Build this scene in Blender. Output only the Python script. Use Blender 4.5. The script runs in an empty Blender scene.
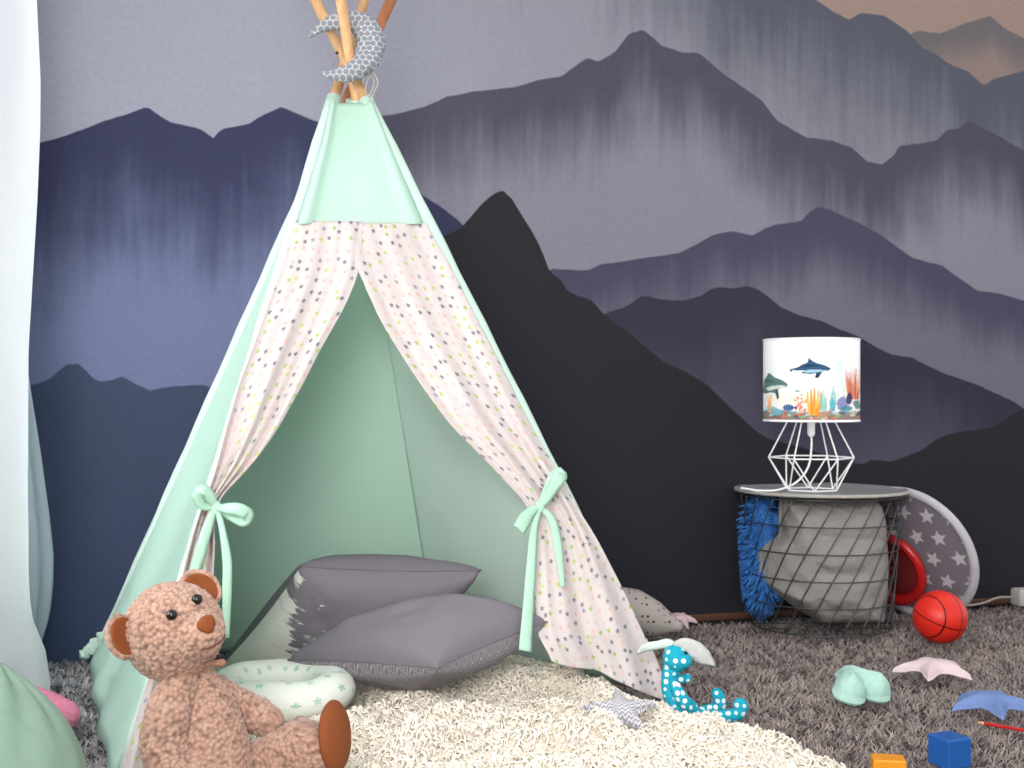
import bpy, math, random
import numpy as np
from math import sin, cos, pi, sqrt, atan2
random.seed(7); rng = np.random.default_rng(7)
sc = bpy.context.scene
COL = sc.collection
F, HZ, H = 1200.0, 394.0, 0.70      # focal length in pixels, horizon row, eye height

def A(*a): return np.array(a, dtype=float)
def P(px, py, d): return A((px-512)/F*d, d, H-(py-HZ)/F*d)
def onfloor(px, py, z=0.0):
    d = (H-z)*F/(py-HZ); return P(px, py, d)
def unit(v): v = np.asarray(v, float); return v/np.linalg.norm(v)
def lin(c):
    c = [x/255.0 for x in c]
    return tuple((x/12.92 if x <= 0.04045 else ((x+0.055)/1.055)**2.4) for x in c)

# ------------------------------------------------------------------ noise
def _h(i, j, k, s=0):
    i = i.astype(np.int64); j = j.astype(np.int64); k = k.astype(np.int64)
    n = (i*73856093) ^ (j*19349663) ^ (k*83492791) ^ (s*2654435)
    n = (n ^ (n >> 13))*1274126177 & 0x7fffffff
    n = (n ^ (n >> 16))*668265263 & 0x7fffffff
    return (n % 100003)/100003.0
def vnoise(p, sc_=1.0, s=0):
    p = np.asarray(p, float)*sc_; f = np.floor(p); t = p-f; t = t*t*(3-2*t)
    r = 0
    for a in (0, 1):
        for b in (0, 1):
            for c in (0, 1):
                w = (t[:, 0] if a else 1-t[:, 0])*(t[:, 1] if b else 1-t[:, 1])*(t[:, 2] if c else 1-t[:, 2])
                r = r+w*_h(f[:, 0]+a, f[:, 1]+b, f[:, 2]+c, s)
    return r-0.5
def worley(p, cell):
    p = np.asarray(p, float)/cell; f = np.floor(p); best = np.full(len(p), 9.0)
    for a in (-1, 0, 1):
        for b in (-1, 0, 1):
            for c in (-1, 0, 1):
                g = f+np.array([a, b, c])
                q = np.stack([g[:, 0]+_h(g[:, 0], g[:, 1], g[:, 2], 1), g[:, 1]+_h(g[:, 0], g[:, 1], g[:, 2], 2),
                              g[:, 2]+_h(g[:, 0], g[:, 1], g[:, 2], 3)], 1)
                best = np.minimum(best, ((p-q)**2).sum(1))
    return np.sqrt(best)

# ------------------------------------------------------------------ objects
def thing(name, label, cat, loc=(0, 0, 0), group=None):
    o = bpy.data.objects.new(name, None); COL.objects.link(o)
    o.location = tuple(loc); o.empty_display_size = 0.05
    o['label'] = label; o['category'] = cat
    if group: o['group'] = group
    return o
def tag(o, label=None, cat=None, group=None, kind=None):
    if label: o['label'] = label
    if cat: o['category'] = cat
    if group: o['group'] = group
    if kind: o['kind'] = kind
    return o
def wloc(o):
    l = A(*o.location)
    while o.parent: o = o.parent; l = l+A(*o.location)
    return l
def mo(name, V, faces, m, parent=None, smooth=True, uv=None, col=None, loc=None, solid=0, mats=None, fmat=None):
    V = np.asarray(V, float)
    if parent is not None: base = wloc(parent); myloc = A(0, 0, 0)
    else:
        base = A(*loc) if loc is not None else A((V[:, 0].min()+V[:, 0].max())/2, (V[:, 1].min()+V[:, 1].max())/2, V[:, 2].min())
        myloc = base
    V = V-base
    me = bpy.data.meshes.new(name)
    if isinstance(faces, np.ndarray):
        n, k = faces.shape
        me.vertices.add(len(V)); me.vertices.foreach_set('co', V.ravel())
        me.loops.add(n*k); me.loops.foreach_set('vertex_index', faces.ravel().astype(np.int32))
        me.polygons.add(n); me.polygons.foreach_set('loop_start', (np.arange(n)*k).astype(np.int32))
        me.update(calc_edges=True)
    else:
        me.from_pydata(V.tolist(), [], [list(f) for f in faces]); me.update()
    for mm in (mats or [m]): me.materials.append(mm)
    if fmat is not None: me.polygons.foreach_set('material_index', np.asarray(fmat, np.int32))
    me.polygons.foreach_set('use_smooth', np.full(len(me.polygons), smooth))
    li = np.zeros(len(me.loops), np.int32); me.loops.foreach_get('vertex_index', li)
    if uv is not None:
        l = me.uv_layers.new(name='UVMap'); l.data.foreach_set('uv', np.asarray(uv, float)[li].ravel())
    if col is not None:
        c = me.color_attributes.new('Col', 'FLOAT_COLOR', 'POINT')
        cc = np.ones((len(V), 4)); cc[:, :3] = col; c.data.foreach_set('color', cc.ravel())
    me.validate()
    o = bpy.data.objects.new(name, me); COL.objects.link(o); o.location = tuple(myloc)
    if parent is not None: o.parent = parent
    if solid:
        md = o.modifiers.new('Solidify', 'SOLIDIFY'); md.thickness = solid; md.offset = 0
    return o
class MB:
    def __init__(s): s.V = []; s.F = []; s.n = 0; s.UV = []; s.C = []
    def add(s, V, Fc, uv=None):
        V = np.asarray(V, float)
        s.V.append(V); s.F += [[i+s.n for i in f] for f in Fc]
        s.UV.append(np.zeros((len(V), 2)) if uv is None else np.asarray(uv, float)); s.n += len(V); return s
    def build(s, name, m, parent=None, **k):
        return mo(name, np.concatenate(s.V), s.F, m, parent, uv=np.concatenate(s.UV), **k)
def gridf(nu, nv, wrapu=False, wrapv=False):
    fs = []
    for j in range(nv-(0 if wrapv else 1)):
        j2 = (j+1) % nv
        for i in range(nu-(0 if wrapu else 1)):
            i2 = (i+1) % nu
            fs.append((j*nu+i, j*nu+i2, j2*nu+i2, j2*nu+i))
    return fs
def box(c, s, rz=0, bev=0.0, R=None):
    hx, hy, hz = s[0]/2, s[1]/2, s[2]/2
    b = min(bev, hx*.9, hy*.9, hz*.9)
    if b <= 0:
        v = [(x, y, z) for z in (-hz, hz) for x, y in ((-hx, -hy), (hx, -hy), (hx, hy), (-hx, hy))]
        f = [(3, 2, 1, 0), (4, 5, 6, 7), (0, 1, 5, 4), (1, 2, 6, 5), (2, 3, 7, 6), (3, 0, 4, 7)]
    else:
        v = []; f = []
        lv = [(-hz, b), (-hz+b*.3, b*.3), (-hz+b, 0), (hz-b, 0), (hz-b*.3, b*.3), (hz, b)]
        for z, ins in lv:
            X, Y = hx-ins, hy-ins; r = b-ins*.5
            for cx, cy, a0 in ((X-r, Y-r, 0), (-X+r, Y-r, 90), (-X+r, -Y+r, 180), (X-r, -Y+r, 270)):
                for k in range(4):
                    a = math.radians(a0+k*30); v.append((cx+r*cos(a), cy+r*sin(a), z))
        f = gridf(16, 6, wrapu=True); f.append(tuple(range(15, -1, -1))); f.append(tuple(range(80, 96)))
    v = np.array(v, float)
    if R is None: R = np.array([[cos(rz), -sin(rz), 0], [sin(rz), cos(rz), 0], [0, 0, 1]])
    return v@R.T+np.asarray(c, float), f
def smoothpath(pts, rad, n):
    pts = np.asarray(pts, float); rad = np.broadcast_to(np.asarray(rad, float), (len(pts),))
    k = len(pts); t = np.linspace(0, k-1, n); i = np.clip(t.astype(int), 0, k-2); f = (t-i)[:, None]
    g = lambda j: pts[np.clip(j, 0, k-1)]
    p0, p1, p2, p3 = g(i-1), g(i), g(i+1), g(i+2)
    p0 = np.where((i == 0)[:, None], 2*p1-p2, p0); p3 = np.where((i == k-2)[:, None], 2*p2-p1, p3)
    q = 0.5*((2*p1)+(-p0+p2)*f+(2*p0-5*p1+4*p2-p3)*f*f+(-p0+3*p1-3*p2+p3)*f**3)
    r = np.interp(t, np.arange(k), rad)
    return q, r
def frames(q, up=None):
    T = np.gradient(q, axis=0); T /= np.linalg.norm(T, axis=1)[:, None]+1e-12
    ref = A(0, 0, 1) if up is None else np.asarray(up, float)
    if abs(T[0]@ref) > .95: ref = A(1, 0, 0)
    N = [unit(ref-T[0]*(T[0]@ref))]
    for k in range(1, len(q)): N.append(unit(N[-1]-T[k]*(T[k]@N[-1])))
    N = np.array(N); return T, N, np.cross(T, N)
def tube(pts, rad, seg=8, n=None, cap='flat', flat=1.0, up=None, closed=False, capk=1):
    pts = np.asarray(pts, float)
    if n: q, r = smoothpath(pts, rad, n)
    else: q = pts; r = np.broadcast_to(np.asarray(rad, float), (len(pts),)).copy()
    if cap == 'round':
        a = np.linspace(0, pi/2, 7)[1:]
        t0 = unit(q[0]-q[1]); t1 = unit(q[-1]-q[-2])
        q = np.concatenate([[q[0]+t0*r[0]*sin(x) for x in a[::-1]], q, [q[-1]+t1*r[-1]*sin(x)*capk for x in a]])
        r = np.concatenate([[r[0]*max(cos(x), .02) for x in a[::-1]], r, [r[-1]*max(cos(x), .02) for x in a]])
    T, N, B = frames(q, up)
    an = np.linspace(0, 2*pi, seg, endpoint=False)
    V = (q[:, None]+r[:, None, None]*(np.cos(an)[None, :, None]*N[:, None]*flat+np.sin(an)[None, :, None]*B[:, None])).reshape(-1, 3)
    L = np.concatenate([[0], np.cumsum(np.linalg.norm(np.diff(q, axis=0), axis=1))])
    uv = np.stack([np.tile(an/(2*pi)*2*pi*float(r.mean()), len(q)), np.repeat(L, seg)], 1)
    f = gridf(seg, len(q), wrapu=True, wrapv=closed)
    if not closed: f += [tuple(range(seg-1, -1, -1)), tuple(range((len(q)-1)*seg, len(q)*seg))]
    return V, f, uv
def ell(c, r, R=np.eye(3), nu=32, nv=20, fn=None):
    """ellipsoid; columns of R are the local axes"""
    V = []
    for j in range(nv+1):
        t = pi*(j/nv); t = min(max(t, .02), pi-.02)
        for i in range(nu):
            a = 2*pi*i/nu; V.append((sin(t)*cos(a), sin(t)*sin(a), cos(t)))
    V = np.array(V); U = V.copy()
    if fn is not None: V = fn(V)
    V = (V*np.asarray(r, float))@np.asarray(R).T+np.asarray(c, float)
    f = gridf(nu, nv+1, wrapu=True)
    f += [tuple(range(nu-1, -1, -1)), tuple(range(nv*nu, (nv+1)*nu))]
    return V, [tuple(reversed(x)) for x in f]
BW = []
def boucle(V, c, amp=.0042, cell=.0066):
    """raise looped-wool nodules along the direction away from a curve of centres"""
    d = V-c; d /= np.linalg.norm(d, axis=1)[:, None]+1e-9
    w = worley(V, cell); BW.clear(); BW.append(np.stack([np.clip(1.14-.85*np.minimum(w, .9)**1.4, 0, 1.2)]*3, 1))  # gaps between nodules darkened: occlusion put into the vertex colour
    return V+d*(amp*(1.0-1.5*np.minimum(w, .9)**2))[:, None]

# ------------------------------------------------------------------ materials
class NT:
    def __init__(s, name):
        s.m = bpy.data.materials.new(name); s.m.use_nodes = True; s.t = s.m.node_tree
        s.b = s.t.nodes['Principled BSDF']; s.out = s.t.nodes['Material Output']
    def n(s, typ, **k):
        x = s.t.nodes.new(typ)
        for a, v in k.items(): setattr(x, a, v)
        return x
    def l(s, a, b): s.t.links.new(a, b)
    def setin(s, node, i, v):
        if v is None: return
        if hasattr(v, 'default_value') or isinstance(v, bpy.types.NodeSocket): s.l(v, node.inputs[i])
        else: node.inputs[i].default_value = v
    def math(s, op, a, b=None, c=None, clamp=False):
        x = s.n('ShaderNodeMath', operation=op, use_clamp=clamp)
        s.setin(x, 0, a); s.setin(x, 1, b); s.setin(x, 2, c); return x.outputs[0]
    def mix(s, f, a, b, blend='MIX'):
        x = s.n('ShaderNodeMix', data_type='RGBA', blend_type=blend)
        s.setin(x, 0, f)
        for i, v in ((6, a), (7, b)):
            if isinstance(v, (tuple, list)): v = tuple(v)[:3]+(1,)
            s.setin(x, i, v)
        return x.outputs[2]
    def coord(s, which='Object', scale=None):
        x = s.n('ShaderNodeTexCoord').outputs[which]
        if scale is not None:
            mp = s.n('ShaderNodeMapping'); s.l(x, mp.inputs[0]); mp.inputs['Scale'].default_value = scale; x = mp.outputs[0]
        return x
    def noise(s, vec, scale, detail=3, rough=.55):
        x = s.n('ShaderNodeTexNoise'); s.l(vec, x.inputs['Vector']); x.inputs['Scale'].default_value = scale
        x.inputs['Detail'].default_value = detail; x.inputs['Roughness'].default_value = rough; return x.outputs[0]
    def bump(s, h, strength=.3, dist=.01):
        x = s.n('ShaderNodeBump'); s.setin(x, 'Height', h); x.inputs['Strength'].default_value = strength
        x.inputs['Distance'].default_value = dist; s.l(x.outputs[0], s.b.inputs['Normal'])
    def color(s, v):
        if isinstance(v, (tuple, list)): s.b.inputs['Base Color'].default_value = tuple(v)[:3]+(1,)
        else: s.l(v, s.b.inputs['Base Color'])
    def ramp(s, f, stops, interp='LINEAR'):
        x = s.n('ShaderNodeValToRGB'); x.color_ramp.interpolation = interp; s.setin(x, 0, f)
        e = x.color_ramp.elements
        while len(e) < len(stops): e.new(.5)
        for i, (p, c) in enumerate(stops): e[i].position = p; e[i].color = tuple(c)[:3]+(1,)
        return x.outputs[0]
def plain(name, rgb, rough=.6, var=.12, vs=30, bump=0, bs=200, bd=.002, metal=0, sheen=0, spec=.3, emit=0, aniso=None, backfold=0):
    k = NT(name); c = lin(rgb); co = k.coord('Object', aniso)
    nz = k.noise(co, vs, 3)
    k.color(k.mix(nz, tuple(x*(1-var) for x in c), tuple(min(1, x*(1+var)) for x in c)))
    k.b.inputs['Roughness'].default_value = rough; k.b.inputs['Metallic'].default_value = metal
    k.b.inputs['Specular IOR Level'].default_value = spec
    if sheen: k.b.inputs['Sheen Weight'].default_value = sheen
    if emit:
        k.b.inputs['Emission Color'].default_value = c+(1,); k.b.inputs['Emission Strength'].default_value = emit
    if bump: k.bump(k.noise(co, bs, 4), bump, bd)
    return k.m
def vcolmat(name, rough=.7, emit=0, bump=0, bs=300, spec=.25):
    k = NT(name); v = k.n('ShaderNodeVertexColor', layer_name='Col')
    k.color(v.outputs[0]); k.b.inputs['Roughness'].default_value = rough; k.b.inputs['Specular IOR Level'].default_value = spec
    if emit: k.l(v.outputs[0], k.b.inputs['Emission Color']); k.b.inputs['Emission Strength'].default_value = emit
    if bump: k.bump(k.noise(k.coord(), bs, 3), bump, .002)
    return k.m
def cloth(name, rgb, wr=.25, ws=6, weave=900, transl=0.0, var=.05, wd=.02):
    k = NT(name); c = lin(rgb); co = k.coord('Object')
    n1 = k.noise(co, ws, 3, .5); n2 = k.noise(co, weave, 2)
    k.color(k.mix(n2, tuple(x*(1-var) for x in c), tuple(min(1, x*(1+var)) for x in c)))
    k.b.inputs['Roughness'].default_value = .85; k.b.inputs['Specular IOR Level'].default_value = .15
    k.bump(k.math('ADD', n1, k.math('MULTIPLY', n2, .03)), wr, wd)
    if transl:
        tr = k.n('ShaderNodeBsdfTranslucent'); tr.inputs[0].default_value = c+(1,)
        ms = k.n('ShaderNodeMixShader'); ms.inputs[0].default_value = transl
        k.l(k.b.outputs[0], ms.inputs[1]); k.l(tr.outputs[0], ms.inputs[2]); k.l(ms.outputs[0], k.out.inputs[0])
    return k.m
def starprint(name, base, cols, scale=38, r=.2, rnd=.55, coord='UV', dims='2D', star=True, wr=.2, ws=10, transl=0.0):
    k = NT(name); co = k.coord(coord)
    v = k.n('ShaderNodeTexVoronoi', voronoi_dimensions=dims); k.l(co, v.inputs['Vector'])
    v.inputs['Scale'].default_value = scale; v.inputs['Randomness'].default_value = rnd
    thr = r
    if star:
        sub = k.n('ShaderNodeVectorMath', operation='SUBTRACT')
        k.l(co, sub.inputs[0]); k.l(v.outputs['Position'], sub.inputs[1])
        s_ = k.n('ShaderNodeSeparateXYZ'); k.l(sub.outputs[0], s_.inputs[0])
        an = k.math('ARCTAN2', s_.outputs[0], s_.outputs[1])
        thr = k.math('MULTIPLY_ADD', k.math('COSINE', k.math('MULTIPLY', an, 5.0)), r*.38, r)
    mask = k.math('MULTIPLY_ADD', k.math('SUBTRACT', thr, v.outputs['Distance']), 25.0, .5, clamp=True)
    sx = k.n('ShaderNodeSeparateColor'); k.l(v.outputs['Color'], sx.inputs[0])
    pick = k.ramp(sx.outputs[0], [(i/len(cols), lin(c)) for i, c in enumerate(cols)], 'CONSTANT')
    k.color(k.mix(mask, lin(base), pick))
    k.b.inputs['Roughness'].default_value = .85; k.b.inputs['Specular IOR Level'].default_value = .15
    oc = k.coord('Object'); k.bump(k.noise(oc, ws, 3), wr, .02)
    if transl:
        tr = k.n('ShaderNodeBsdfTranslucent'); tr.inputs[0].default_value = lin(base)+(1,)
        ms = k.n('ShaderNodeMixShader'); ms.inputs[0].default_value = transl
        k.l(k.b.outputs[0], ms.inputs[1]); k.l(tr.outputs[0], ms.inputs[2]); k.l(ms.outputs[0], k.out.inputs[0])
    return k.m

# ================================================================== THE WALL AND ITS MURAL
W0 = A(-1.203, 3.194); W1 = A(1.635, 4.02)
WD = unit(W1-W0); WN = A(WD[1], -WD[0])
def wallpt(px, py):
    a = (px-512)/F; b = (HZ-py)/F
    t = (W0@WN)/(A(a, 1)@WN)
    p = A(a*t, t); return float((p-W0)@WD), H+b*t
U0, U1, ZM = -.25, 3.35, 2.4
def at_wall(u, z, off=0):
    p = W0+WD*u+WN*off; return A(p[0], p[1], z)

RIDGES = [  # pixel ridge line, colour under the ridge, faded colour, fade depth in metres
 ([(860,40),(905,36),(918,30),(940,33),(962,24),(990,15),(1005,28),(1024,38),(1060,50)], (112,107,110),(146,128,122),.16),
 ([(-60,-500),(30,-470),(300,-330),(600,-150),(720,-70),(800,-12),(817,0),(835,12),(849,19),(862,12),(884,15),(907,30),(922,47),(938,55),(952,65),(967,70),(984,85),(992,79),(1024,70),(1070,55)], (92,94,106),(142,142,152),.55),
 ([(300,160),(375,117),(400,112),(425,106),(447,96),(470,91),(512,87),(537,80),(562,75),(575,66),(587,57),(599,61),(614,52),(622,42),(629,33),(643,29),(652,36),(662,45),(682,52),(699,52),(722,72),(762,100),(777,120),(807,137),(832,140),(852,147),(867,161),(882,164),(894,155),(899,145),(918,143),(937,140),(947,129),(958,128),(969,120),(980,126),(992,132),(1024,150),(1070,175)], (84,82,98),(140,137,150),.36),
 ([(-40,160),(20,150),(40,142),(52,139),(65,135),(84,128),(105,120),(128,113),(147,106),(158,114),(172,122),(200,128),(215,138),(220,129),(236,126),(250,122),(266,113),(282,106),(300,114),(320,122),(370,158),(415,190),(440,205),(461,222),(500,270),(560,330),(640,400)], (64,66,92),(122,129,160),.52),
 ([(490,300),(552,268),(587,270),(600,264),(617,262),(640,258),(662,255),(680,252),(694,245),(712,235),(732,230),(752,235),(764,228),(777,224),(802,220),(808,212),(818,206),(830,209),(842,215),(862,224),(882,235),(898,247),(912,257),(942,265),(960,278),(977,290),(1000,293),(1024,300),(1070,320)], (80,78,98),(118,114,130),.26),
 ([(540,360),(607,312),(626,306),(640,296),(647,295),(660,299),(672,300),(688,299),(702,295),(710,289),(719,286),(734,288),(747,285),(755,287),(762,291),(772,299),(782,307),(800,315),(822,320),(840,329),(857,335),(866,340),(877,347),(892,354),(912,357),(942,372),(977,384),(1012,400),(1024,408),(1070,425)], (62,59,74),(86,83,100),.34),
 ([(-40,395),(0,388),(26,385),(40,382),(50,377),(57,372),(66,364),(78,363),(86,370),(97,381),(110,380),(122,376),(135,383),(150,390),(170,386),(185,385),(205,384),(260,420),(330,470),(420,540)], (74,82,106),(80,94,124),.9),
 ([(300,420),(370,330),(415,262),(435,238),(448,234),(460,228),(470,217),(480,205),(492,194),(502,189),(512,198),(522,215),(533,232),(542,250),(550,272),(562,280),(567,290),(580,296),(592,299),(602,312),(632,335),(662,360),(687,372),(707,384),(727,404),(752,427),(767,438),(800,446),(835,458),(862,464),(872,459),(892,461),(905,456),(922,449),(935,440),(947,434),(970,430),(992,427),(1003,421),(1012,414),(1024,409),(1070,398)], (51,50,55),(50,51,58),.9),
]
GL = 1.0
def mural():
    k = NT('mountain_mural_paint')
    s_ = k.n('ShaderNodeSeparateXYZ'); k.l(k.coord('UV'), s_.inputs[0])
    x = s_.outputs[0]; y = s_.outputs[1]            # 0..1 across, height/ZM
    def st(su, sz, det, seed):
        cb = k.n('ShaderNodeCombineXYZ')
        k.setin(cb, 0, k.math('MULTIPLY', x, su)); k.setin(cb, 1, k.math('MULTIPLY', y, sz)); cb.inputs[2].default_value = seed
        return k.noise(cb.outputs[0], 1.0, det, .6)
    fine = st(150, 5, 3, 0); mid = st(45, 3.2, 3, 3); big = st(9, 5, 3, 7); wob = st(60, 45, 2, 11)
    streak = k.math('ADD', k.math('MULTIPLY', fine, .4), k.math('MULTIPLY', mid, .6))
    cur = k.mix(y, lin((150,132,124)), lin((162,140,130)))
    for idx, (pts, top, low, fade) in enumerate(RIDGES):
        fc = k.n('ShaderNodeFloatCurve'); k.l(x, fc.inputs['Value'])
        c = fc.mapping.curves[0]; fc.mapping.use_clip = False
        uv = []
        for (px, py) in pts:
            u, z = wallpt(px, py); uv.append(((u-U0)/(U1-U0), z/ZM))
        uv = [q for q in uv if 0 < q[0] < 1]
        uv = [(0.0, uv[0][1] if uv[0][0] < .10 else -.5)]+([(uv[0][0]-.002, -.5)] if uv[0][0] >= .10 else [])+uv
        uv += [(1.0, uv[-1][1])] if uv[-1][0] > .85 else [(uv[-1][0]+.002, -.5), (1.0, -.5)]
        fc.mapping.extend = 'HORIZONTAL'; c.points[0].location = uv[0]; c.points[1].location = uv[-1]
        for q in uv[1:-1]: c.points.new(*q)
        for p in c.points: p.handle_type = 'VECTOR'
        fc.mapping.update()
        dz = k.math('MULTIPLY', k.math('SUBTRACT', k.math('ADD', fc.outputs[0], k.math('MULTIPLY', k.math('SUBTRACT', wob, .5), .003)), y), ZM)
        mask = k.math('MULTIPLY', dz, 260.0, clamp=True)
        t = k.math('DIVIDE', dz, fade)
        amt = 1.1 if idx in (1, 2, 4) else (.8 if idx in (0, 3, 5) else .3)
        t = k.math('ADD', t, k.math('MULTIPLY', k.math('SUBTRACT', streak, .52), amt))
        t = k.math('ADD', t, k.math('MULTIPLY', k.math('SUBTRACT', big, .5), .7))
        sm = k.n('ShaderNodeMapRange', interpolation_type='SMOOTHSTEP'); k.setin(sm, 0, t)
        sm.inputs[1].default_value = .12; sm.inputs[2].default_value = 1.05
        body = k.mix(sm.outputs[0], lin(top), lin(low))
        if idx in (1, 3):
            g_ = k.n('ShaderNodeMapRange'); k.setin(g_, 0, x); g_.inputs[1].default_value = .05; g_.inputs[2].default_value = .62  # window light falloff put into the paint: these ridges lighten towards the left
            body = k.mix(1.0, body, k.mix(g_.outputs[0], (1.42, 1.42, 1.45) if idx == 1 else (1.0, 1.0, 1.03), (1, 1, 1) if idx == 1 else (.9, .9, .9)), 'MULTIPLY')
        cur = k.mix(mask, cur, body)
    cl = st(260, 170, 4, 21)
    cur = k.mix(1.0, cur, k.mix(cl, (.86,.86,.86), (1.14,1.14,1.14)), 'MULTIPLY')
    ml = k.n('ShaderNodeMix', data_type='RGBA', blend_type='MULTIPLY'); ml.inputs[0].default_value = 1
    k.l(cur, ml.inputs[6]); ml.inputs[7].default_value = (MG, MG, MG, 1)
    k.color(ml.outputs[2]); k.b.inputs['Roughness'].default_value = .9; k.b.inputs['Specular IOR Level'].default_value = .05
    k.bump(cl, .06, .002)
    return k.m
MG = .86
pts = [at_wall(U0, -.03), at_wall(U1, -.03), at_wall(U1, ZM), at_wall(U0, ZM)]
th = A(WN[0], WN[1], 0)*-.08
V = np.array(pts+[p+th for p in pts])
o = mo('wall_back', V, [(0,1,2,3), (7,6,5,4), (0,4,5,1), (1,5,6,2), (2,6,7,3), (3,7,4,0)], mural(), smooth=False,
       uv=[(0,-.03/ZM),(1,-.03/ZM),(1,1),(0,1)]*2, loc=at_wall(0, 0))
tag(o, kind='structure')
# baseboard
bm_ = plain('brown_baseboard_wood', (92,62,48), .5, .2, 8)
m_ = MB(); c0 = at_wall(1.55, .0, .008); 
v, f = box(at_wall((1.0+U1)/2, .009, .007), (U1-1.0, .013, .022), atan2(WD[1], WD[0]), .003); m_.add(v, f)
tag(m_.build('baseboard_back', bm_), kind='structure')
# floor
o = mo('floor', [(-2.2,1.0,-.03),(2.6,1.0,-.03),(2.6,4.6,-.03),(-2.2,4.6,-.03),(-2.2,1.0,-.08),(2.6,1.0,-.08),(2.6,4.6,-.08),(-2.2,4.6,-.08)],
       [(0,1,2,3),(7,6,5,4),(0,4,5,1),(1,5,6,2),(2,6,7,3),(3,7,4,0)], plain('floor_boards_brown', (110,84,66), .5, .2, 6), smooth=False)
tag(o, kind='structure')
# left wall with window (mostly hidden by the curtains)
C0 = W0+WD*U0
def lw(t, z, off=0):       # t metres from the corner towards the viewer
    p = C0+WN*t+WD*off; return A(p[0], p[1], z)
wm = plain('white_wall_paint', (225,226,228), .85, .03, 5)
def slab(mb, t0, t1, z0, z1, o0, o1):
    V = [lw(t, z, o) for z in (z0, z1) for t, o in ((t0, o0), (t1, o0), (t1, o1), (t0, o1))]
    mb.add(V, [(3,2,1,0),(4,5,6,7),(0,1,5,4),(1,2,6,5),(2,3,7,6),(3,0,4,7)])
mb = MB(); slab(mb, 0, .35, 0, ZM, -.1, 0); slab(mb, 1.75, 2.6, 0, ZM, -.1, 0); slab(mb, .35, 1.75, 0, .25, -.1, 0); slab(mb, .35, 1.75, 2.15, ZM, -.1, 0)
tag(mb.build('wall_left', wm, smooth=False), kind='structure')
fm = plain('white_window_frame', (240,240,240), .4, .02)
mb = MB()
for (t0, t1, z0, z1) in ((.35,.41,.25,2.15),(1.69,1.75,.25,2.15),(1.02,1.08,.25,2.15),(.35,1.75,.25,.31),(.35,1.75,2.09,2.15)): slab(mb, t0, t1, z0, z1, -.08, -.03)
wf = mb.build('window_1', fm, smooth=False); tag(wf, kind='structure')
gm = NT('window_glass'); gm.b.inputs['Transmission Weight'].default_value = 1; gm.b.inputs['Roughness'].default_value = .02; gm.b.inputs['Base Color'].default_value = (1,1,1,1); gm.b.inputs['IOR'].default_value = 1.45
mb = MB(); slab(mb, .41, 1.69, .31, 2.09, -.058, -.054); mb.build('window_pane', gm.m, wf, smooth=False)

# ================================================================== SHAG CARPET
def blades(n, region, L, w, zb, seed, lean=.9):
    r = np.random.default_rng(seed)
    xy = region(n, r); n = len(xy)
    base = np.concatenate([xy, np.full((n, 1), zb)], 1)
    cl = vnoise(np.concatenate([xy, np.zeros((n, 1))], 1), 14, 5)*6+vnoise(np.concatenate([xy, np.zeros((n, 1))], 1), 45, 6)*7
    ang = cl+r.normal(0, .7, n)
    le = lean*(.4+.8*r.random(n)); ln = L*(.6+.6*r.random(n))
    dr = np.stack([np.cos(ang)*le, np.sin(ang)*le, np.ones(n)*.75], 1); dr /= np.linalg.norm(dr, axis=1)[:, None]
    a2 = r.random(n)*pi; side = np.stack([np.cos(a2), np.sin(a2), np.zeros(n)], 1)*w/2
    mid = base+dr*ln[:, None]*.5; tip = base+dr*ln[:, None]; tip[:, 2] -= ln*.18*le; 
    V = np.stack([base-side, base+side, mid-side, mid+side, tip-side*.4, tip+side*.4], 1).reshape(-1, 3)
    i = (np.arange(n)*6)[:, None]
    Fc = np.concatenate([i+np.array([[0,1,3,2]]), i+np.array([[2,3,5,4]])])
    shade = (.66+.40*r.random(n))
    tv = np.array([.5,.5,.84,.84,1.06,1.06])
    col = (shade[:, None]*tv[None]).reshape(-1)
    return V, Fc, col
def creg(n, r):
    d = r.random(n)**.9*(4.05-1.75)+1.75; x = (r.random(n)*1.25-.62)*d+.02*d
    m = ((np.stack([x, d], 1)-W0)@WN) > .02
    m &= ((np.stack([x, d], 1)-C0)@WD) > .02
    # nothing of the pile stands inside the tent or under the wool throw
    return np.stack([x[m], d[m]], 1)
ct = thing('shag_carpet', 'grey brown shag carpet covering the floor before the mural wall', 'carpet', (0, 2.9, 0))
cm = NT('carpet_pile_wool'); vc = cm.n('ShaderNodeVertexColor', layer_name='Col')
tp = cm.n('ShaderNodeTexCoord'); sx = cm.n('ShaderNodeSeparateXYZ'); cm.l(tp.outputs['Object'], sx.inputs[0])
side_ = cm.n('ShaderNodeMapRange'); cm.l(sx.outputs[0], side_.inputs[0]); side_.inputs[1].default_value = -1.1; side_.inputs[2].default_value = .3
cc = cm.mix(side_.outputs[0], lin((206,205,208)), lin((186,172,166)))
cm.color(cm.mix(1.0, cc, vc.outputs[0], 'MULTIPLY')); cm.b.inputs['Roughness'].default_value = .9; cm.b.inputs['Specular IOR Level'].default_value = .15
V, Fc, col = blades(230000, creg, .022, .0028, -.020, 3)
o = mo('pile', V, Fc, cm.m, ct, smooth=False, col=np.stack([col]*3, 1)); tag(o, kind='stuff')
C3 = [lw(.01, 0, .015), lw(1.6, 0, .015), A(-1.5, 1.3, 0), A(2.2, 1.3, 0), A(2.3, 4.16, 0), ]
bk = np.array([at_wall(U0+.02, .0, .02), at_wall(U1, .0, .02), A(2.15, 1.2, 0), A(-.75, 1.2, 0)])
v = np.concatenate([bk+A(0,0,-.017), bk+A(0,0,-.028)])
mo('backing', v, [(0,3,2,1),(4,5,6,7),(0,1,5,4),(1,2,6,5),(2,3,7,6),(3,0,4,7)], plain('carpet_backing', (70,64,62), .9), ct, smooth=False)

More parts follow.
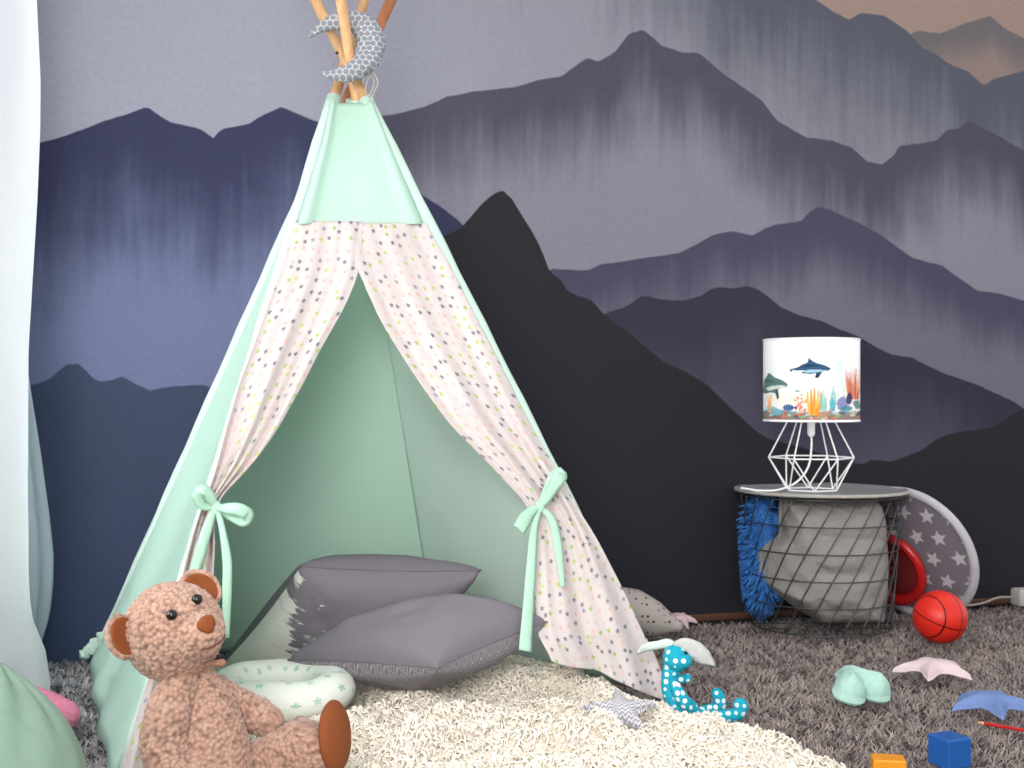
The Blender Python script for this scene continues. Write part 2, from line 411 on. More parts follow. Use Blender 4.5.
# ================================================================== CURTAINS
def curtmat(name, rgb, tl):
    k = NT(name); c = lin(rgb); k.color(c); k.b.inputs['Roughness'].default_value = .9; k.b.inputs['Specular IOR Level'].default_value = .1
    co = k.coord('Object', (1, 1, .15)); k.bump(k.noise(co, 14, 2), .25, .02)
    tr = k.n('ShaderNodeBsdfTranslucent'); tr.inputs[0].default_value = c+(1,)
    tp_ = k.n('ShaderNodeBsdfTransparent')
    ms = k.n('ShaderNodeMixShader'); ms.inputs[0].default_value = tl
    k.l(k.b.outputs[0], ms.inputs[1]); k.l(tr.outputs[0], ms.inputs[2])
    m2 = k.n('ShaderNodeMixShader'); m2.inputs[0].default_value = .06
    k.l(ms.outputs[0], m2.inputs[1]); k.l(tp_.outputs[0], m2.inputs[2]); k.l(m2.outputs[0], k.out.inputs[0]); return k.m
def curtain(name, label, edge, d0, back, width, mat, folds, amp, ztop=2.3):
    """edge: list of (px, py) of the free edge at depth d0; the cloth runs from it along 'back' by width metres"""
    E = np.array([P(px, py, d0) for px, py in edge]); E = E[np.argsort(E[:, 2])]
    nv, nu = 70, 120
    z = np.linspace(max(.012, E[0, 2]), ztop, nv); ex = np.interp(z, E[:, 2], E[:, 0])
    back = unit(A(back[0], back[1], 0)); nr = A(-back[1], back[0], 0)
    V = []; uv = []
    for j in range(nv):
        for i in range(nu):
            s = i/(nu-1)
            fold = amp*sin(s*folds*2*pi+.5*sin(z[j]*1.7))*(.5+.5*min(1, s*6))*(1.15-.25*z[j]/ztop)+.006*sin(s*41+z[j]*3)
            sway = (ex[j]-E[-1, 0])*(1-s)
            p = A(E[-1, 0]+sway, d0, z[j])+back*width*s+nr*fold
            V.append(p); uv.append((s, z[j]))
    o = mo(name, V, gridf(nu, nv), mat, uv=uv); tag(o, label, 'curtain'); return o
curtain('sheer_curtain', 'bright white sheer curtain hanging nearest the viewer at left', [(37,-160),(38,0),(41,80),(40,130),(36,200),(30,280),(25,350),(24,480),(26,580),(29,615),(44,650),(50,685),(48,712)],
        2.56, (-.42,-1), .95, curtmat('sheer_white_voile', (238,240,243), .5), 5, .022)
curtain('sheer_curtain', 'blue grey shaded curtain edge bulging out behind the white sheer one', [(10,-60),(12,200),(20,330),(30,400),(38,450),(48,520),(52,555),(52,585),(49,615),(42,640),(36,660)],
        3.02, (-.5,-1), .22, curtmat('shaded_voile', (196,208,218), .4), 2, .012)

# ================================================================== TENT
FEET = dict(FL=A(-.69,2.12,.0), FR=A(.353,2.718,.0), BL=A(-1.075,3.10,.0), BR=A(-.200,3.385,.0))
CC = A(-.395, 2.84, 1.467)
CROSS = dict(FR=CC+A(.012,-.018,0), FL=CC+A(-.006,.004,0), BR=CC+A(.020,-.044,0), BL=CC+A(.024,.046,0))
def pole_at(k, z):
    f, c = FEET[k], CROSS[k]; return f+(c-f)*(z/c[2])
tent = thing('play_tent', 'mint green teepee play tent with star printed tied back curtains', 'tent', (-.4, 2.83, 0))
wood = NT('pale_pine_pole'); wco = wood.coord('Object', (60,60,2)); wood.color(wood.ramp(wood.noise(wco, 1.0, 4), [(.3, lin((196,148,98))), (.7, lin((226,184,134)))]))
wood.b.inputs['Roughness'].default_value = .5
wood2 = NT('reddish_pine_pole'); wco = wood2.coord('Object', (60,60,2)); wood2.color(wood2.ramp(wood2.noise(wco, 1.0, 4), [(.3, lin((150,88,52))), (.7, lin((184,118,76)))]))
wood2.b.inputs['Roughness'].default_value = .5
for k_ in ('FL','FR','BR','BL'):
    v, f, uv = tube([pole_at(k_, .005), pole_at(k_, 1.88)], .0125, 16)
    o = mo('pole', v, f, wood2.m if k_ == 'BL' else wood.m, tent, uv=uv)
mint = cloth('mint_cotton_outer', (206,235,220), .3, 5, 1100, .28)
mintin = cloth('mint_cotton_inner', (204,234,218), .5, 4, 1100, .25)
mintr = cloth('mint_cotton_right_inner_lit', (222,240,231), .5, 4, 1100, .2)  # same mint cotton, paler to carry the light entering the tent
CEN = lambda z: A(-.395, 2.84, z)
def edge(k, z, out=.017):
    p = pole_at(k, z); c = CEN(z); h = unit((p-c)*A(1,1,0)); return p+h*out
ZT = 1.398
def panel(name, a, b, m, sag, z0=.01, z1=ZT, flare=0, oa=.015, ob=.015):
    nu, nv = 60, 70; V = []; uv = []
    pn = unit(np.cross(edge(b, .0)-edge(a, .0), CC-edge(a, .0)))
    if pn@(edge(a, .3)+edge(b, .3)-2*CEN(.3)) < 0: pn = -pn
    for j in range(nv):
        t = j/(nv-1); z = z0+(z1-z0)*t
        for i in range(nu):
            s = i/(nu-1)
            p = edge(a, z, oa)*(1-s)+edge(b, z, ob)*s
            q = sin(pi*s)
            p = p-pn*sag*q*sin(pi*min(1, t*1.05))
            if flare: p = p+pn*flare*(1-t)**6*(.35+q)+pn*.005*(1-t)**10*sin(s*22)
            p = p+pn*.0025*sin(s*9+t*14)*q
            if z < .012: p[2] = .012
            V.append(p); uv.append((s, t))
    return mo(name, V, gridf(nu, nv), m, tent, uv=uv, solid=.0015)
mint_side = cloth('mint_cotton_side_lit', (212,243,228), .3, 5, 1100, .28)  # same mint cotton, lightened for the daylight on this side
panel('left_panel', 'FL', 'BL', mint_side, .03, flare=.012)
panel('back_panel', 'BL', 'BR', mintin, .012, oa=.0, ob=-.024)
panel('right_panel', 'BR', 'FR', mintr, .012, oa=-.03, ob=.01)
# sleeves round the poles
sl = cloth('mint_pole_sleeve', (214,239,226), .25, 12, 1100, .15)
for k_ in ('FL','FR','BR','BL'):
    q = [pole_at(k_, z)+A(0,0,0) for z in np.linspace(.03, ZT-.005, 24)]
    r = [.0185+.0012*sin(i*1.9) for i in range(24)]
    v, f, uv = tube(q, r, 14)
    mo('pole_sleeve', v, f, sl, tent, uv=uv)
# ruffled hem bunched at the rear left foot
v, f, uv = tube([FEET['BL']+A(-.022,-.03,.022), FEET['BL']+A(-.012,-.05,.04), FEET['BL']+A(.012,-.05,.06), FEET['BL']+A(.04,-.05,.09)], [.006,.011,.012,.006], 12, n=40, cap='round')
v = v+np.stack([vnoise(v, 90, 2), vnoise(v, 90, 3), vnoise(v, 90, 4)], 1)*.022
mo('gathered_hem', v, f, sl, tent, uv=uv)
# front plane
fa, fb, fc_ = edge('FL', 0), edge('FR', 0), (edge('FL', ZT)+edge('FR', ZT))/2
FN = unit(np.cross(fb-fa, fc_-fa)); FN = FN if FN[1] < 0 else -FN
FX = unit((fb-fa)); FY = np.cross(FX, FN); FY = FY if FY[2] > 0 else -FY
CAM = A(0, 0, H)
def fr(px, py, off=0.0):
    d = P(px, py, 1.0)-CAM; t = ((fa+FN*off-CAM)@FN)/(d@FN); return CAM+d*t
def fuv(p): q = p-fa; return (float(q@FX), float(q@FY))
# upper mint front panel
rows = [(99,331,372,.012),(103,330,374,.02),(140,322,389,.022),(180,310,405,.022),(224,296,424,.024)]
V = []; uv = []; nu, nv = 50, 40
for j in range(nv):
    y = np.interp(j/(nv-1), [0,1], [99,224]); R_ = np.array(rows)
    xl, xr, of = (np.interp(y, R_[:, 0], R_[:, c]) for c in (1,2,3))
    for i in range(nu):
        s = i/(nu-1); e = min(s, 1-s)
        b = 0.012*math.exp(-((e-.07)/.06)**2)-.012*max(0, (.04-e)/.04)
        dip = 5*math.exp(-((j/(nv-1))/.08)**2)*min(1, e*6)*1.0
        V.append(fr(xl+(xr-xl)*s, y+dip*.8, of+b-.006*sin(pi*s))); uv.append((s, j/nv))
mo('front_panel', V, gridf(nu, nv), mint, tent, uv=uv, solid=.0015)
starM = starprint('star_printed_cotton', (226,216,213), [(168,196,84),(120,116,136),(232,186,180),(150,146,164),(196,208,110),(236,196,184),(112,110,126),(222,196,206)], scale=42, r=.18, rnd=.6, wr=.25, ws=14, transl=.2)
def front_curtain(rows, kf, amp, seed, hem=None):
    R_ = np.array(rows, float); nu, nv = 90, 160
    ys = np.linspace(R_[0, 0], R_[-1, 0], nv); V = []; uv = []
    xi = np.interp(ys, R_[:, 0], R_[:, 1]); xo = np.interp(ys, R_[:, 0], R_[:, 2]); pk = np.interp(ys, R_[:, 0], R_[:, 3])
    for a in (xi, xo):
        g = np.convolve(np.pad(a, 4, mode='edge'), np.ones(9)/9, 'valid'); a[:] = g
    for j in range(nv):
        wdt = np.linalg.norm(fr(xi[j], ys[j])-fr(xo[j], ys[j]))
        for i in range(nu):
            s = i/(nu-1); y = ys[j]
            ss = s
            fo = amp*pk[j]*(sin(2*pi*kf*s+seed+.01*(y-300)) + .45*sin(2*pi*kf*2.3*s+seed*2+y*.012))
            env = min(1, s*8)*.8+.2
            off = .027+fo*env+.004*sin(y*.03+s*4)
            if hem is not None and j > nv*.86:
                hh = np.interp(xi[j]+(xo[j]-xi[j])*s, *zip(*hem)); k_ = (j-nv*.86)/(nv*.14); y = min(y, ys[int(nv*.86)]+(hh-ys[int(nv*.86)])*k_)
            p = fr(xi[j]+(xo[j]-xi[j])*ss, y, off); V.append(p)
            q = fuv(p); W = max(wdt*1.12, .19)
            uv.append((s*W+.31*seed, q[1]))
    return mo('tied_curtain', V, gridf(nu, nv), starM, tent, uv=uv, solid=.0012)
L_rows = [(221,362,296,.25),(250,362,287,.3),(272,359,281,.35),(305,346,268,.5),(350,320,252,.7),(384,303,239,.9),(429,278,226,1.1),(469,249,216,1.2),(492,224,208,1.2),(505,215,203,1.1),(520,214,197,1.1),(543,215,190,1.2),(585,213,178,1.3),(640,206,161,1.3),(700,196,142,1.2),(760,190,124,1.2),(786,190,116,1.2)]
R_rows = [(223,345,425,0.25),(250,350,441,0.3),(273,359,454,0.35),(320,380,477,0.5),(350,398,493,0.6),(384,420,510,0.8),(424,449,530,1.0),(459,484,550,1.1),(484,508,564,1.1),(500,523,573,1.05),(512,531,580,1.0),(535,534,595,1.1),(585,534,621,1.2),(633,538,643,1.2),(660,543,656,1.1),(703,552,671,0.9)]
front_curtain(L_rows, 1.8, .009, .6)
front_curtain(R_rows, 1.9, .009, 2.1, hem=[(530,655),(543,660),(568,668),(598,672),(615,682),(640,694),(670,706)])
# ribbons
rib = cloth('mint_ribbon', (190,230,206), .2, 30, 1200, .15)
def ribbon(mb, pts, w, n=40):
    """pts (px,py,off) -> strip in the plane of the tent front"""
    q = np.array([fr(a, b, c) for a, b, c in pts]); q, _ = smoothpath(q, 1, n)
    T = np.gradient(q, axis=0); T /= np.linalg.norm(T, axis=1)[:, None]+1e-9
    S = np.cross(T, FN); S /= np.linalg.norm(S, axis=1)[:, None]+1e-9
    for k in range(1, n):
        if S[k]@S[k-1] < 0: S[k] = -S[k]
    w = np.interp(np.linspace(0, 1, n), np.linspace(0, 1, len(w)), w)/2
    V = []
    for k in range(n):
        for s in (-1, -.4, .4, 1): V.append(q[k]+S[k]*w[k]*s+FN*(.003*(1-s*s)))
    mb.add(V, gridf(4, n))
def bow(knot, loops, tails):
    b = thing('bow', '', '', (0,0,0)); del b['label']; del b['category']
    b.parent = tent; b.location = tuple(fr(*knot, .05)-A(*tent.location))
    for pts, w in loops:
        mb = MB(); ribbon(mb, pts, w, 50); mb.build('bow_loop', rib, b, solid=.001)
    for pts, w in tails:
        mb = MB(); ribbon(mb, pts, w); mb.build('bow_tail', rib, b, solid=.001)
    c = fr(*knot, .055); v, f = ell(c, (.011,.013,.009), np.stack([FX, FY, FN], 1), 16, 10)
    mo('knot', v, f, rib, b)
bow((540,507), [([(540,507,.055),(548,497,.065),(557,482,.085),(561,474,.08),(554,478,.06),(546,492,.055),(540,507,.052)], (.012,.02,.03,.034,.028,.018,.012)),
                ([(540,507,.055),(532,512,.065),(524,522,.08),(519,530,.085),(524,518,.062),(532,510,.055),(540,507,.052)], (.012,.018,.03,.03,.024,.016,.012))],
               [([(540,507,.055),(534,530,.062),(531,570,.06),(528,610,.058),(525,651,.06)], (.012,.018,.024,.026,.030)),
                ([(541,507,.055),(552,520,.062),(558,545,.06),(563,587,.05)], (.012,.02,.022,.012))])
bow((216,507), [([(216,507,.055),(211,498,.07),(204,491,.08),(199,495,.075),(203,505,.062),(216,507,.052)], (.012,.022,.026,.026,.02,.012)),
                ([(216,507,.055),(226,508,.075),(238,509,.085),(247,514,.08),(243,521,.066),(230,516,.056),(217,508,.052)], (.012,.02,.024,.026,.022,.016,.012))],
               [([(215,507,.055),(207,530,.05),(199,556,.045),(190,585,.04)], (.012,.02,.022,.014)),
                ([(217,508,.055),(222,528,.07),(227,560,.07),(227,590,.065),(226,638,.06)], (.012,.012,.018,.018,.012))])
# ties peeking at the bottom of the front left edge
# ties of the ribbon round pole tops
string = plain('natural_string', (196,188,176), .8)
mb = MB()
for pts in ([(370,72,2.79),(374,80,2.78),(372,90,2.78),(367,96,2.79),(366,86,2.79),(371,74,2.78)], [(373,72,2.785),(378,82,2.78),(374,92,2.78),(371,103,2.785)], [(356,52,2.79),(348,50,2.775),(343,48,2.79)]):
    v, f, uv = tube([P(*p) for p in pts], .0014, 6, n=30); mo('tie_string', v, f, string, tent)

v, f = ell(P(337,53,2.80), (.004,.004,.004), nu=10, nv=8); mo('bolt_head', v, f, plain('dark_bolt', (50,46,44), .4), tent)

# ================================================================== MOON CUSHION
def moon():
    cx, cy = 349, 47; nu, nv = 200, 64
    ctr = [(309,37),(322,27),(338,22),(356,22.5),(367,32),(371,46),(367,60),(354,71),(338,75),(322,73)]
    rad = [1.5,5.5,9,12,14.5,15.5,14.5,10.5,6.5,1.5]
    dep = [2.785,2.785,2.788,2.80,2.80,2.79,2.77,2.745,2.735,2.735]
    q, r = smoothpath([P(a, b, d) for (a, b), d in zip(ctr, dep)], np.array(rad)/430.0, nu)
    T, N, B = frames(q, A(0,1,0))
    an = np.linspace(0, 2*pi, nv, endpoint=False)
    V = (q[:, None]+r[:, None, None]*(np.cos(an)[None, :, None]*A(0, -1, 0)*.85+np.sin(an)[None, :, None]*np.cross(T, A(0,1,0))[:, None])).reshape(-1, 3)
    X = V[:, 0]; Z = V[:, 2]; pit = .0145
    best = np.full(len(V), 9.0); sec = best.copy()
    a0 = np.round(X/pit); 
    for row in range(-2, 3):
        rr = np.round(Z/(pit*.866))+row
        xo = (rr % 2)*.5*pit
        for dx in (-1, 0, 1):
            hx = (np.round((X-xo)/pit)+dx)*pit+xo; hz = rr*pit*.866
            dd = np.hypot(X-hx, Z-hz); sec = np.where(dd < best, best, np.minimum(sec, dd)); best = np.minimum(best, dd)
    white = np.clip((.0016-(sec-best))/.0008+.5, 0, 1)[:, None]
    col = np.array(lin((132,134,140)))*(1-white)+np.array(lin((208,210,214)))*white
    o = mo('moon_cushion', V, gridf(nv, nu, wrapu=True)+[tuple(range(nv-1,-1,-1)), tuple(range((nu-1)*nv, nu*nv))], vcolmat('hexagon_print_cotton', bump=.15), col=col)
    tag(o, 'grey crescent moon cushion with white hexagon print hung on tent poles', 'cushion')
moon()

# ================================================================== CUSHIONS IN THE TENT
def pillow(name, c4, T, mats, parent=None, n=70, pinch=.10, wr=.006, seed=0, pw=.42, seam=True, sag=0):
    """c4 corners in order around; top side normal by right-hand rule; uv in 0..1"""
    c4 = [np.asarray(c, float) for c in c4]
    nrm = unit(np.cross(c4[1]-c4[0], c4[3]-c4[0])); V = []; uv = []; fm = []
    idx = {}
    def pt(i, j, side):
        u, v = i/(n-1), j/(n-1); a, b = 2*u-1, 2*v-1
        # pinched outline
        ua = .5+.5*a*(1-pinch*(1-b*b)); va = .5+.5*b*(1-pinch*(1-a*a))
        p = c4[0]*(1-ua)*(1-va)+c4[1]*ua*(1-va)+c4[2]*ua*va+c4[3]*(1-ua)*va
        h = T*(max(0, (1-a*a)*(1-b*b)))**pw
        w = vnoise(np.array([[u*3.2, v*3.2, seed+side*3]]), 1.6)[0]*wr*2.2+vnoise(np.array([[u*9, v*9, seed+side]]), 1)[0]*wr
        e = min(1, 5*min(u, 1-u, v, 1-v))
        rad = abs(sin(atan2(abs(b)-.98, abs(a)-.98)*9+seed))*wr*.9*math.exp(-((abs(a)-.9)**2+(abs(b)-.9)**2)*9)
        return p+nrm*side*(h+w*e-rad*e)-A(0,0,sag*(1-a*a)*(1-b*b))
    for side in (1, -1):
        for j in range(n):
            for i in range(n):
                if side == -1 and (i in (0, n-1) or j in (0, n-1)): idx[(side, i, j)] = idx[(1, i, j)]; continue
                idx[(side, i, j)] = len(V); V.append(pt(i, j, side)); uv.append((i/(n-1), j/(n-1)))
    f = []
    for side in (1, -1):
        for j in range(n-1):
            for i in range(n-1):
                q = [idx[(side, i, j)], idx[(side, i+1, j)], idx[(side, i+1, j+1)], idx[(side, i, j+1)]]
                f.append(q if side == 1 else q[::-1]); fm.append(0 if side == 1 else len(mats)-1)
    o = mo(name, V, f, None, parent, uv=uv, mats=mats, fmat=fm)
    rim = [V[idx[(1, i, 0)]] for i in range(n)]+[V[idx[(1, n-1, j)]] for j in range(1, n)]+[V[idx[(1, i, n-1)]] for i in range(n-2, -1, -1)]+[V[idx[(1, 0, j)]] for j in range(n-2, 0, -1)]
    return o, np.array(rim)
# grey with silver brush strokes
gs = NT('grey_cotton_silver_strokes'); co = gs.coord('UV'); s3 = gs.n('ShaderNodeSeparateXYZ'); gs.l(co, s3.inputs[0])
mp = gs.n('ShaderNodeMapping'); gs.l(co, mp.inputs[0]); mp.inputs['Rotation'].default_value = (0,0,.55); mp.inputs['Scale'].default_value = (5,34,1)
st1 = gs.noise(mp.outputs[0], 1, 4, .7)
big = gs.noise(co, 5, 3)
reg = gs.math('SUBTRACT', (.68), gs.math('MULTIPLY_ADD', s3.outputs[1], .72, s3.outputs[0]))
mk = gs.math('ADD', gs.math('MULTIPLY', reg, 2.3), gs.math('ADD', gs.math('MULTIPLY', gs.math('SUBTRACT', st1, .5), 2.2), gs.math('MULTIPLY', gs.math('SUBTRACT', big, .5), 3.2)))
mk = gs.math('MULTIPLY_ADD', mk, 6.0, -.4, clamp=True)
gs.color(gs.mix(mk, lin((122,116,124)), lin((228,224,219)))); gs.b.inputs['Roughness'].default_value = .75; gs.b.inputs['Specular IOR Level'].default_value = .2
gs.bump(gs.noise(gs.coord('Object'), 9, 3), .3, .015)
greyc = cloth('plain_grey_cotton', (122,116,124), .3, 9, 900)
greyd = plain('grey_piping', (112,107,114), .8)
fs = NT('grey_fan_scale_print'); co = fs.coord('UV'); s3 = fs.n('ShaderNodeSeparateXYZ'); fs.l(co, s3.inputs[0])
ny = fs.math('MULTIPLY', s3.outputs[1], 22.0); row = fs.math('FLOOR', ny); fy = fs.math('FRACT', ny)
nx = fs.math('ADD', fs.math('MULTIPLY', s3.outputs[0], 13.0), fs.math('MULTIPLY', fs.math('MODULO', row, 2.0), .5)); fx = fs.math('SUBTRACT', fs.math('FRACT', nx), .5)
rr = fs.math('SQRT', fs.math('ADD', fs.math('MULTIPLY', fx, fx), fs.math('MULTIPLY', fs.math('MULTIPLY', fy, fy), .3)))
ln_ = fs.math('GREATER_THAN', fs.math('SINE', fs.math('MULTIPLY', rr, 46.0)), .45)
fs.color(fs.mix(ln_, lin((112,107,114)), lin((160,156,160)))); fs.b.inputs['Roughness'].default_value = .8
fs.bump(fs.noise(fs.coord('Object'), 9, 3), .3, .015)

Aq, Bq = P(300,566,2.66), P(481,570,2.76)
Cq = P(220,666,2.90); Dq = Cq+(Bq-Aq)*1.0
cu = thing('grey_cushion', 'grey cushion with silver brush strokes leaning at back of tent', 'cushion', (-.4, 2.85, .08))
o, rim = pillow('cover', [Cq, Dq, Bq, Aq], .112, [gs.m, greyc], cu, seed=3, pinch=.05, wr=.008, pw=.40)
v, f, uv = tube(rim, .0022, 6, closed=True); mo('piping', v, f, greyd, cu)
NQ, RQ, BQ, LQ = P(437,668,2.38), P(547,622,2.58), P(440,616,2.68), P(288,660,2.60)
cu = thing('grey_cushion', 'plain grey cushion with scale patterned underside lying in front', 'cushion', (-.2, 2.8, .06))
o, rim = pillow('cover', [NQ, RQ, BQ, LQ], .088, [greyc, fs.m], cu, seed=9, pinch=.07, wr=.008, pw=.40)
v, f, uv = tube(rim, .0022, 6, closed=True); mo('piping', v, f, greyd, cu)

# ring pillow
rc = P(279,690,2.50); rc[2] = .083
mm = starprint('mint_stars_on_white_cotton', (232,236,226), [(172,208,186),(184,214,196),(164,200,180)], scale=21, r=.15, rnd=.45, wr=.2)
n = 120; q = []; r = []
for i in range(n):
    a = 2*pi*i/n; q.append(rc+A(.112*cos(a), .108*sin(a), .0)); r.append(.044*(1+.06*sin(3*a+1)))
T, N, B = frames(np.array(q)); 
seg = 40; an = np.linspace(0, 2*pi, seg, endpoint=False); q = np.array(q); r = np.array(r)
up = A(0,0,1); ou = unit_out = (q-rc)/np.linalg.norm(q-rc, axis=1)[:, None]
V = (q[:, None]+r[:, None, None]*(np.cos(an)[None, :, None]*ou[:, None]+np.sin(an)[None, :, None]*up*.92)).reshape(-1, 3)
V = V+np.stack([vnoise(V, 22, 5)]*3, 1)*.006
uv = np.stack([np.repeat(np.linspace(0, .78, n), seg), np.tile(an/(2*pi)*.28, n)], 1)
o = mo('ring_pillow', V, gridf(seg, n, wrapu=True, wrapv=True), mm, uv=uv); tag(o, 'white ring shaped pillow with pale green stars beside the teddy bear', 'pillow')

# ================================================================== WOOL THROW
POLY = np.array([(-.60,2.36),(-.76,2.80),(-.74,3.02),(-.2,3.2),(.12,2.93),(.21,2.72),(.30,2.57),(.40,2.42),(.51,2.30),(.59,2.14),(.62,1.95),(.61,1.70),(-.42,1.72),(-.48,2.12)])
def sdpoly(p):
    d = np.full(len(p), 9.0); ins = np.zeros(len(p), bool)
    for k in range(len(POLY)):
        a, b = POLY[k], POLY[(k+1) % len(POLY)]; e = b-a; w = p-a
        t = np.clip((w@e)/(e@e), 0, 1); d = np.minimum(d, np.linalg.norm(w-t[:, None]*e, axis=1))
        c = ((a[1] > p[:, 1]) != (b[1] > p[:, 1])) & (p[:, 0] < (b[0]-a[0])*(p[:, 1]-a[1])/(b[1]-a[1]+1e-12)+a[0]); ins ^= c
    return np.where(ins, d, -d)
def thH(p):
    q = np.concatenate([p, np.zeros((len(p), 1))], 1)
    s = np.clip(sdpoly(p)/.07, 0, 1); e = np.sqrt(s*(2-s))
    rdg = (1-np.abs(vnoise(q+vnoise(q, 5, 8)[:, None]*.12, 5.5, 1))*4)
    g = lambda x, y, rx, ry, h, a=0: h*np.exp(-((((p[:, 0]-x)*cos(a)+(p[:, 1]-y)*sin(a))/rx)**2+((-(p[:, 0]-x)*sin(a)+(p[:, 1]-y)*cos(a))/ry)**2))
    h = .012+.048*np.clip(rdg, 0, 1)**1.6+.034*vnoise(q, 8, 2)+g(0,2.68,.15,.05,.055,.2)+g(-.14,2.36,.2,.024,.05,.6)+g(.15,2.46,.14,.024,.05,-.7)+g(.08,2.22,.25,.028,.052,.35)+g(-.18,2.14,.12,.028,.05,1.2)+g(.32,2.2,.14,.026,.045,-.9)+g(.05,2.05,.3,.03,.045,-.15)
    # hollow under the cushions, the ring and the bear
    h = h-g(.215,2.37,.10,.09,.045)-g(-.25,2.86,.26,.14,.03)-g(-.515,2.62,.14,.12,.02)-g(-.5,1.95,.16,.14,.03)
    return np.maximum(.006, h)*e+.0
throw = thing('wool_throw', 'creamy white curly wool throw spread in the tent and over the carpet', 'throw', (0, 2.4, 0))
nx_, ny_ = 230, 240
gx, gy = np.meshgrid(np.linspace(-.8,.74,nx_), np.linspace(1.7,3.22,ny_)); pp = np.stack([gx.ravel(), gy.ravel()], 1)
sd = sdpoly(pp); hh = thH(pp); keep = sd > -.006
idx = np.full(len(pp), -1); idx[keep] = np.arange(keep.sum())
V = np.concatenate([pp, hh[:, None]], 1)[keep]; V[:, 2] += .006*(1-worley(V, .02))
fq = np.array(gridf(nx_, ny_)); fq = idx[fq]; fq = fq[(fq >= 0).all(1)]
woolb = plain('wool_base_cream', (242,232,216), .95, .1, 40, .5, 150, .01)
mo('base_cloth', V, fq, woolb, throw)
def curls(n, seed):
    r = np.random.default_rng(seed); out = []
    p = np.stack([r.random(n*2)*1.54-.8, r.random(n*2)**1.15*1.5+1.72], 1); p = p[sdpoly(p) > -.004][:n]; n = len(p)
    z = thH(p); seg = 6
    dirn = vnoise(np.concatenate([p, np.zeros((n, 1))], 1), 9, 4)*9+r.normal(0, .9, n)
    L = .012+.014*r.random(n); wv = .0035+.0035*r.random(n); ph = r.random(n)*6.28
    t = np.linspace(0, 1, seg)
    lift = .006+.010*r.random(n)
    dx = np.cos(dirn); dy = np.sin(dirn)
    cx = p[:, 0][:, None]+dx[:, None]*L[:, None]*(t-.3)+(-dy)[:, None]*wv[:, None]*np.sin(ph[:, None]+t*6.5)
    cy = p[:, 1][:, None]+dy[:, None]*L[:, None]*(t-.3)+dx[:, None]*wv[:, None]*np.sin(ph[:, None]+t*6.5)
    cz = z[:, None]+lift[:, None]*np.sin(pi*(.15+.85*t))*1.0+wv[:, None]*.8*np.cos(ph[:, None]+t*6.5)
    q = np.stack([cx, cy, cz], 2)                                 # n,seg,3
    rad = (.0022+.0014*r.random(n))[:, None]*np.sin(pi*(.12+.78*t))[None]
    side = np.stack([-dy, dx, np.zeros(n)], 1)[:, None]; up = A(0, 0, 1)[None, None]
    ring = []
    for a in (0, 2*pi/4, pi, 3*pi/2): ring.append(q+rad[..., None]*(cos(a)*side+sin(a)*up))
    V = np.stack(ring, 2).reshape(-1, 3)                          # n,seg,4
    base = (np.arange(n)*seg*4)[:, None, None, None]
    s_ = (np.arange(seg-1)*4)[None, :, None, None]; kk = np.array([[0,1,5,4],[1,2,6,5],[2,3,7,6],[3,0,4,7]])[None, None]
    Fc = (base+s_+kk).reshape(-1, 4)
    tone = (np.repeat((.88+.16*r.random(n)), seg*4).reshape(n, seg, 4)*(.95+.11*t)[None, :, None]).ravel()  # curl roots darker than tips, occlusion put into the wool colour
    return V, Fc, tone
wl = NT('curly_wool_cream'); vc = wl.n('ShaderNodeVertexColor', layer_name='Col')
wl.color(wl.mix(1.0, lin((248,239,225)), vc.outputs[0], 'MULTIPLY')); wl.b.inputs['Roughness'].default_value = .9; wl.b.inputs['Specular IOR Level'].default_value = .1
V, Fc, tone = curls(46000, 5)
o = mo('wool_curls', V, Fc, wl.m, throw, col=np.stack([tone]*3, 1)); tag(o, kind='stuff')
# knotted fringe along the right border
mb = MB(); r_ = random.Random(4)
for k in range(60):
    t = k/59; bx_ = np.interp(t, [0,.3,.6,1], [.31,.41,.53,.59]); by_ = np.interp(t, [0,.3,.6,1], [2.58,2.42,2.26,2.0])
    a = .5+r_.uniform(-.7,.7); L = r_.uniform(.03,.06)
    pts = [A(bx_-.02, by_-.01, .02)]
    for s in (.35,.7,1): pts.append(A(bx_+cos(a)*L*s+r_.uniform(-.008,.008), by_+sin(a)*L*s+r_.uniform(-.008,.008), max(.006, .024+.008*r_.random()-.018*s)))
    v, f, uv = tube(pts, [.003,.0022,.002,.001], 5, n=14); mb.add(v, f)
mb.build('fringe', plain('wool_fringe', (236,228,216), .9), throw)

# ================================================================== TEDDY BEAR
def bearm(name, rgb, rgb2):
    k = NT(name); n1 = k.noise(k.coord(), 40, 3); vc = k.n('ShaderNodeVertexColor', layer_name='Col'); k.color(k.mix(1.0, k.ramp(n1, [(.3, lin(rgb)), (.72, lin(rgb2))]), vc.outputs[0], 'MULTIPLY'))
    k.b.inputs['Roughness'].default_value = .95; k.b.inputs['Specular IOR Level'].default_value = .1
    k.b.inputs['Sheen Weight'].default_value = .3
    k.bump(n1, .6, .004); return k.m
fur = bearm('boucle_fur_tan', (180,141,121), (203,166,147)); 
suede = plain('rust_brown_suede', (134,72,36), .85, .12, 60, .2, 400)
DB = 1.96
bear = thing('teddy_bear', 'tan curly teddy bear sitting in front of the tent entrance', 'teddy bear', (-.5, DB, .0))
S_ = DB/F
def fuzz_tube(name, pts, rad, par, seg=110, n=110, mat=None, flat=1.0, capk=1):
    """pts (px,py,depth), rad px"""
    q = np.array([P(*p) for p in pts]); r = np.array(rad)*S_
    V, f, uv = tube(q, r, seg, n=n, cap='round', flat=flat, capk=capk)
    rings = len(V)//seg; Cn = V.reshape(rings, seg, 3).mean(1).repeat(seg, 0)
    Cn[:seg*6] = q[0]; Cn[-seg*6:] = q[-1]
    V = boucle(V, Cn); return mo(name, V, f, mat or fur, par, uv=uv, col=BW[0])
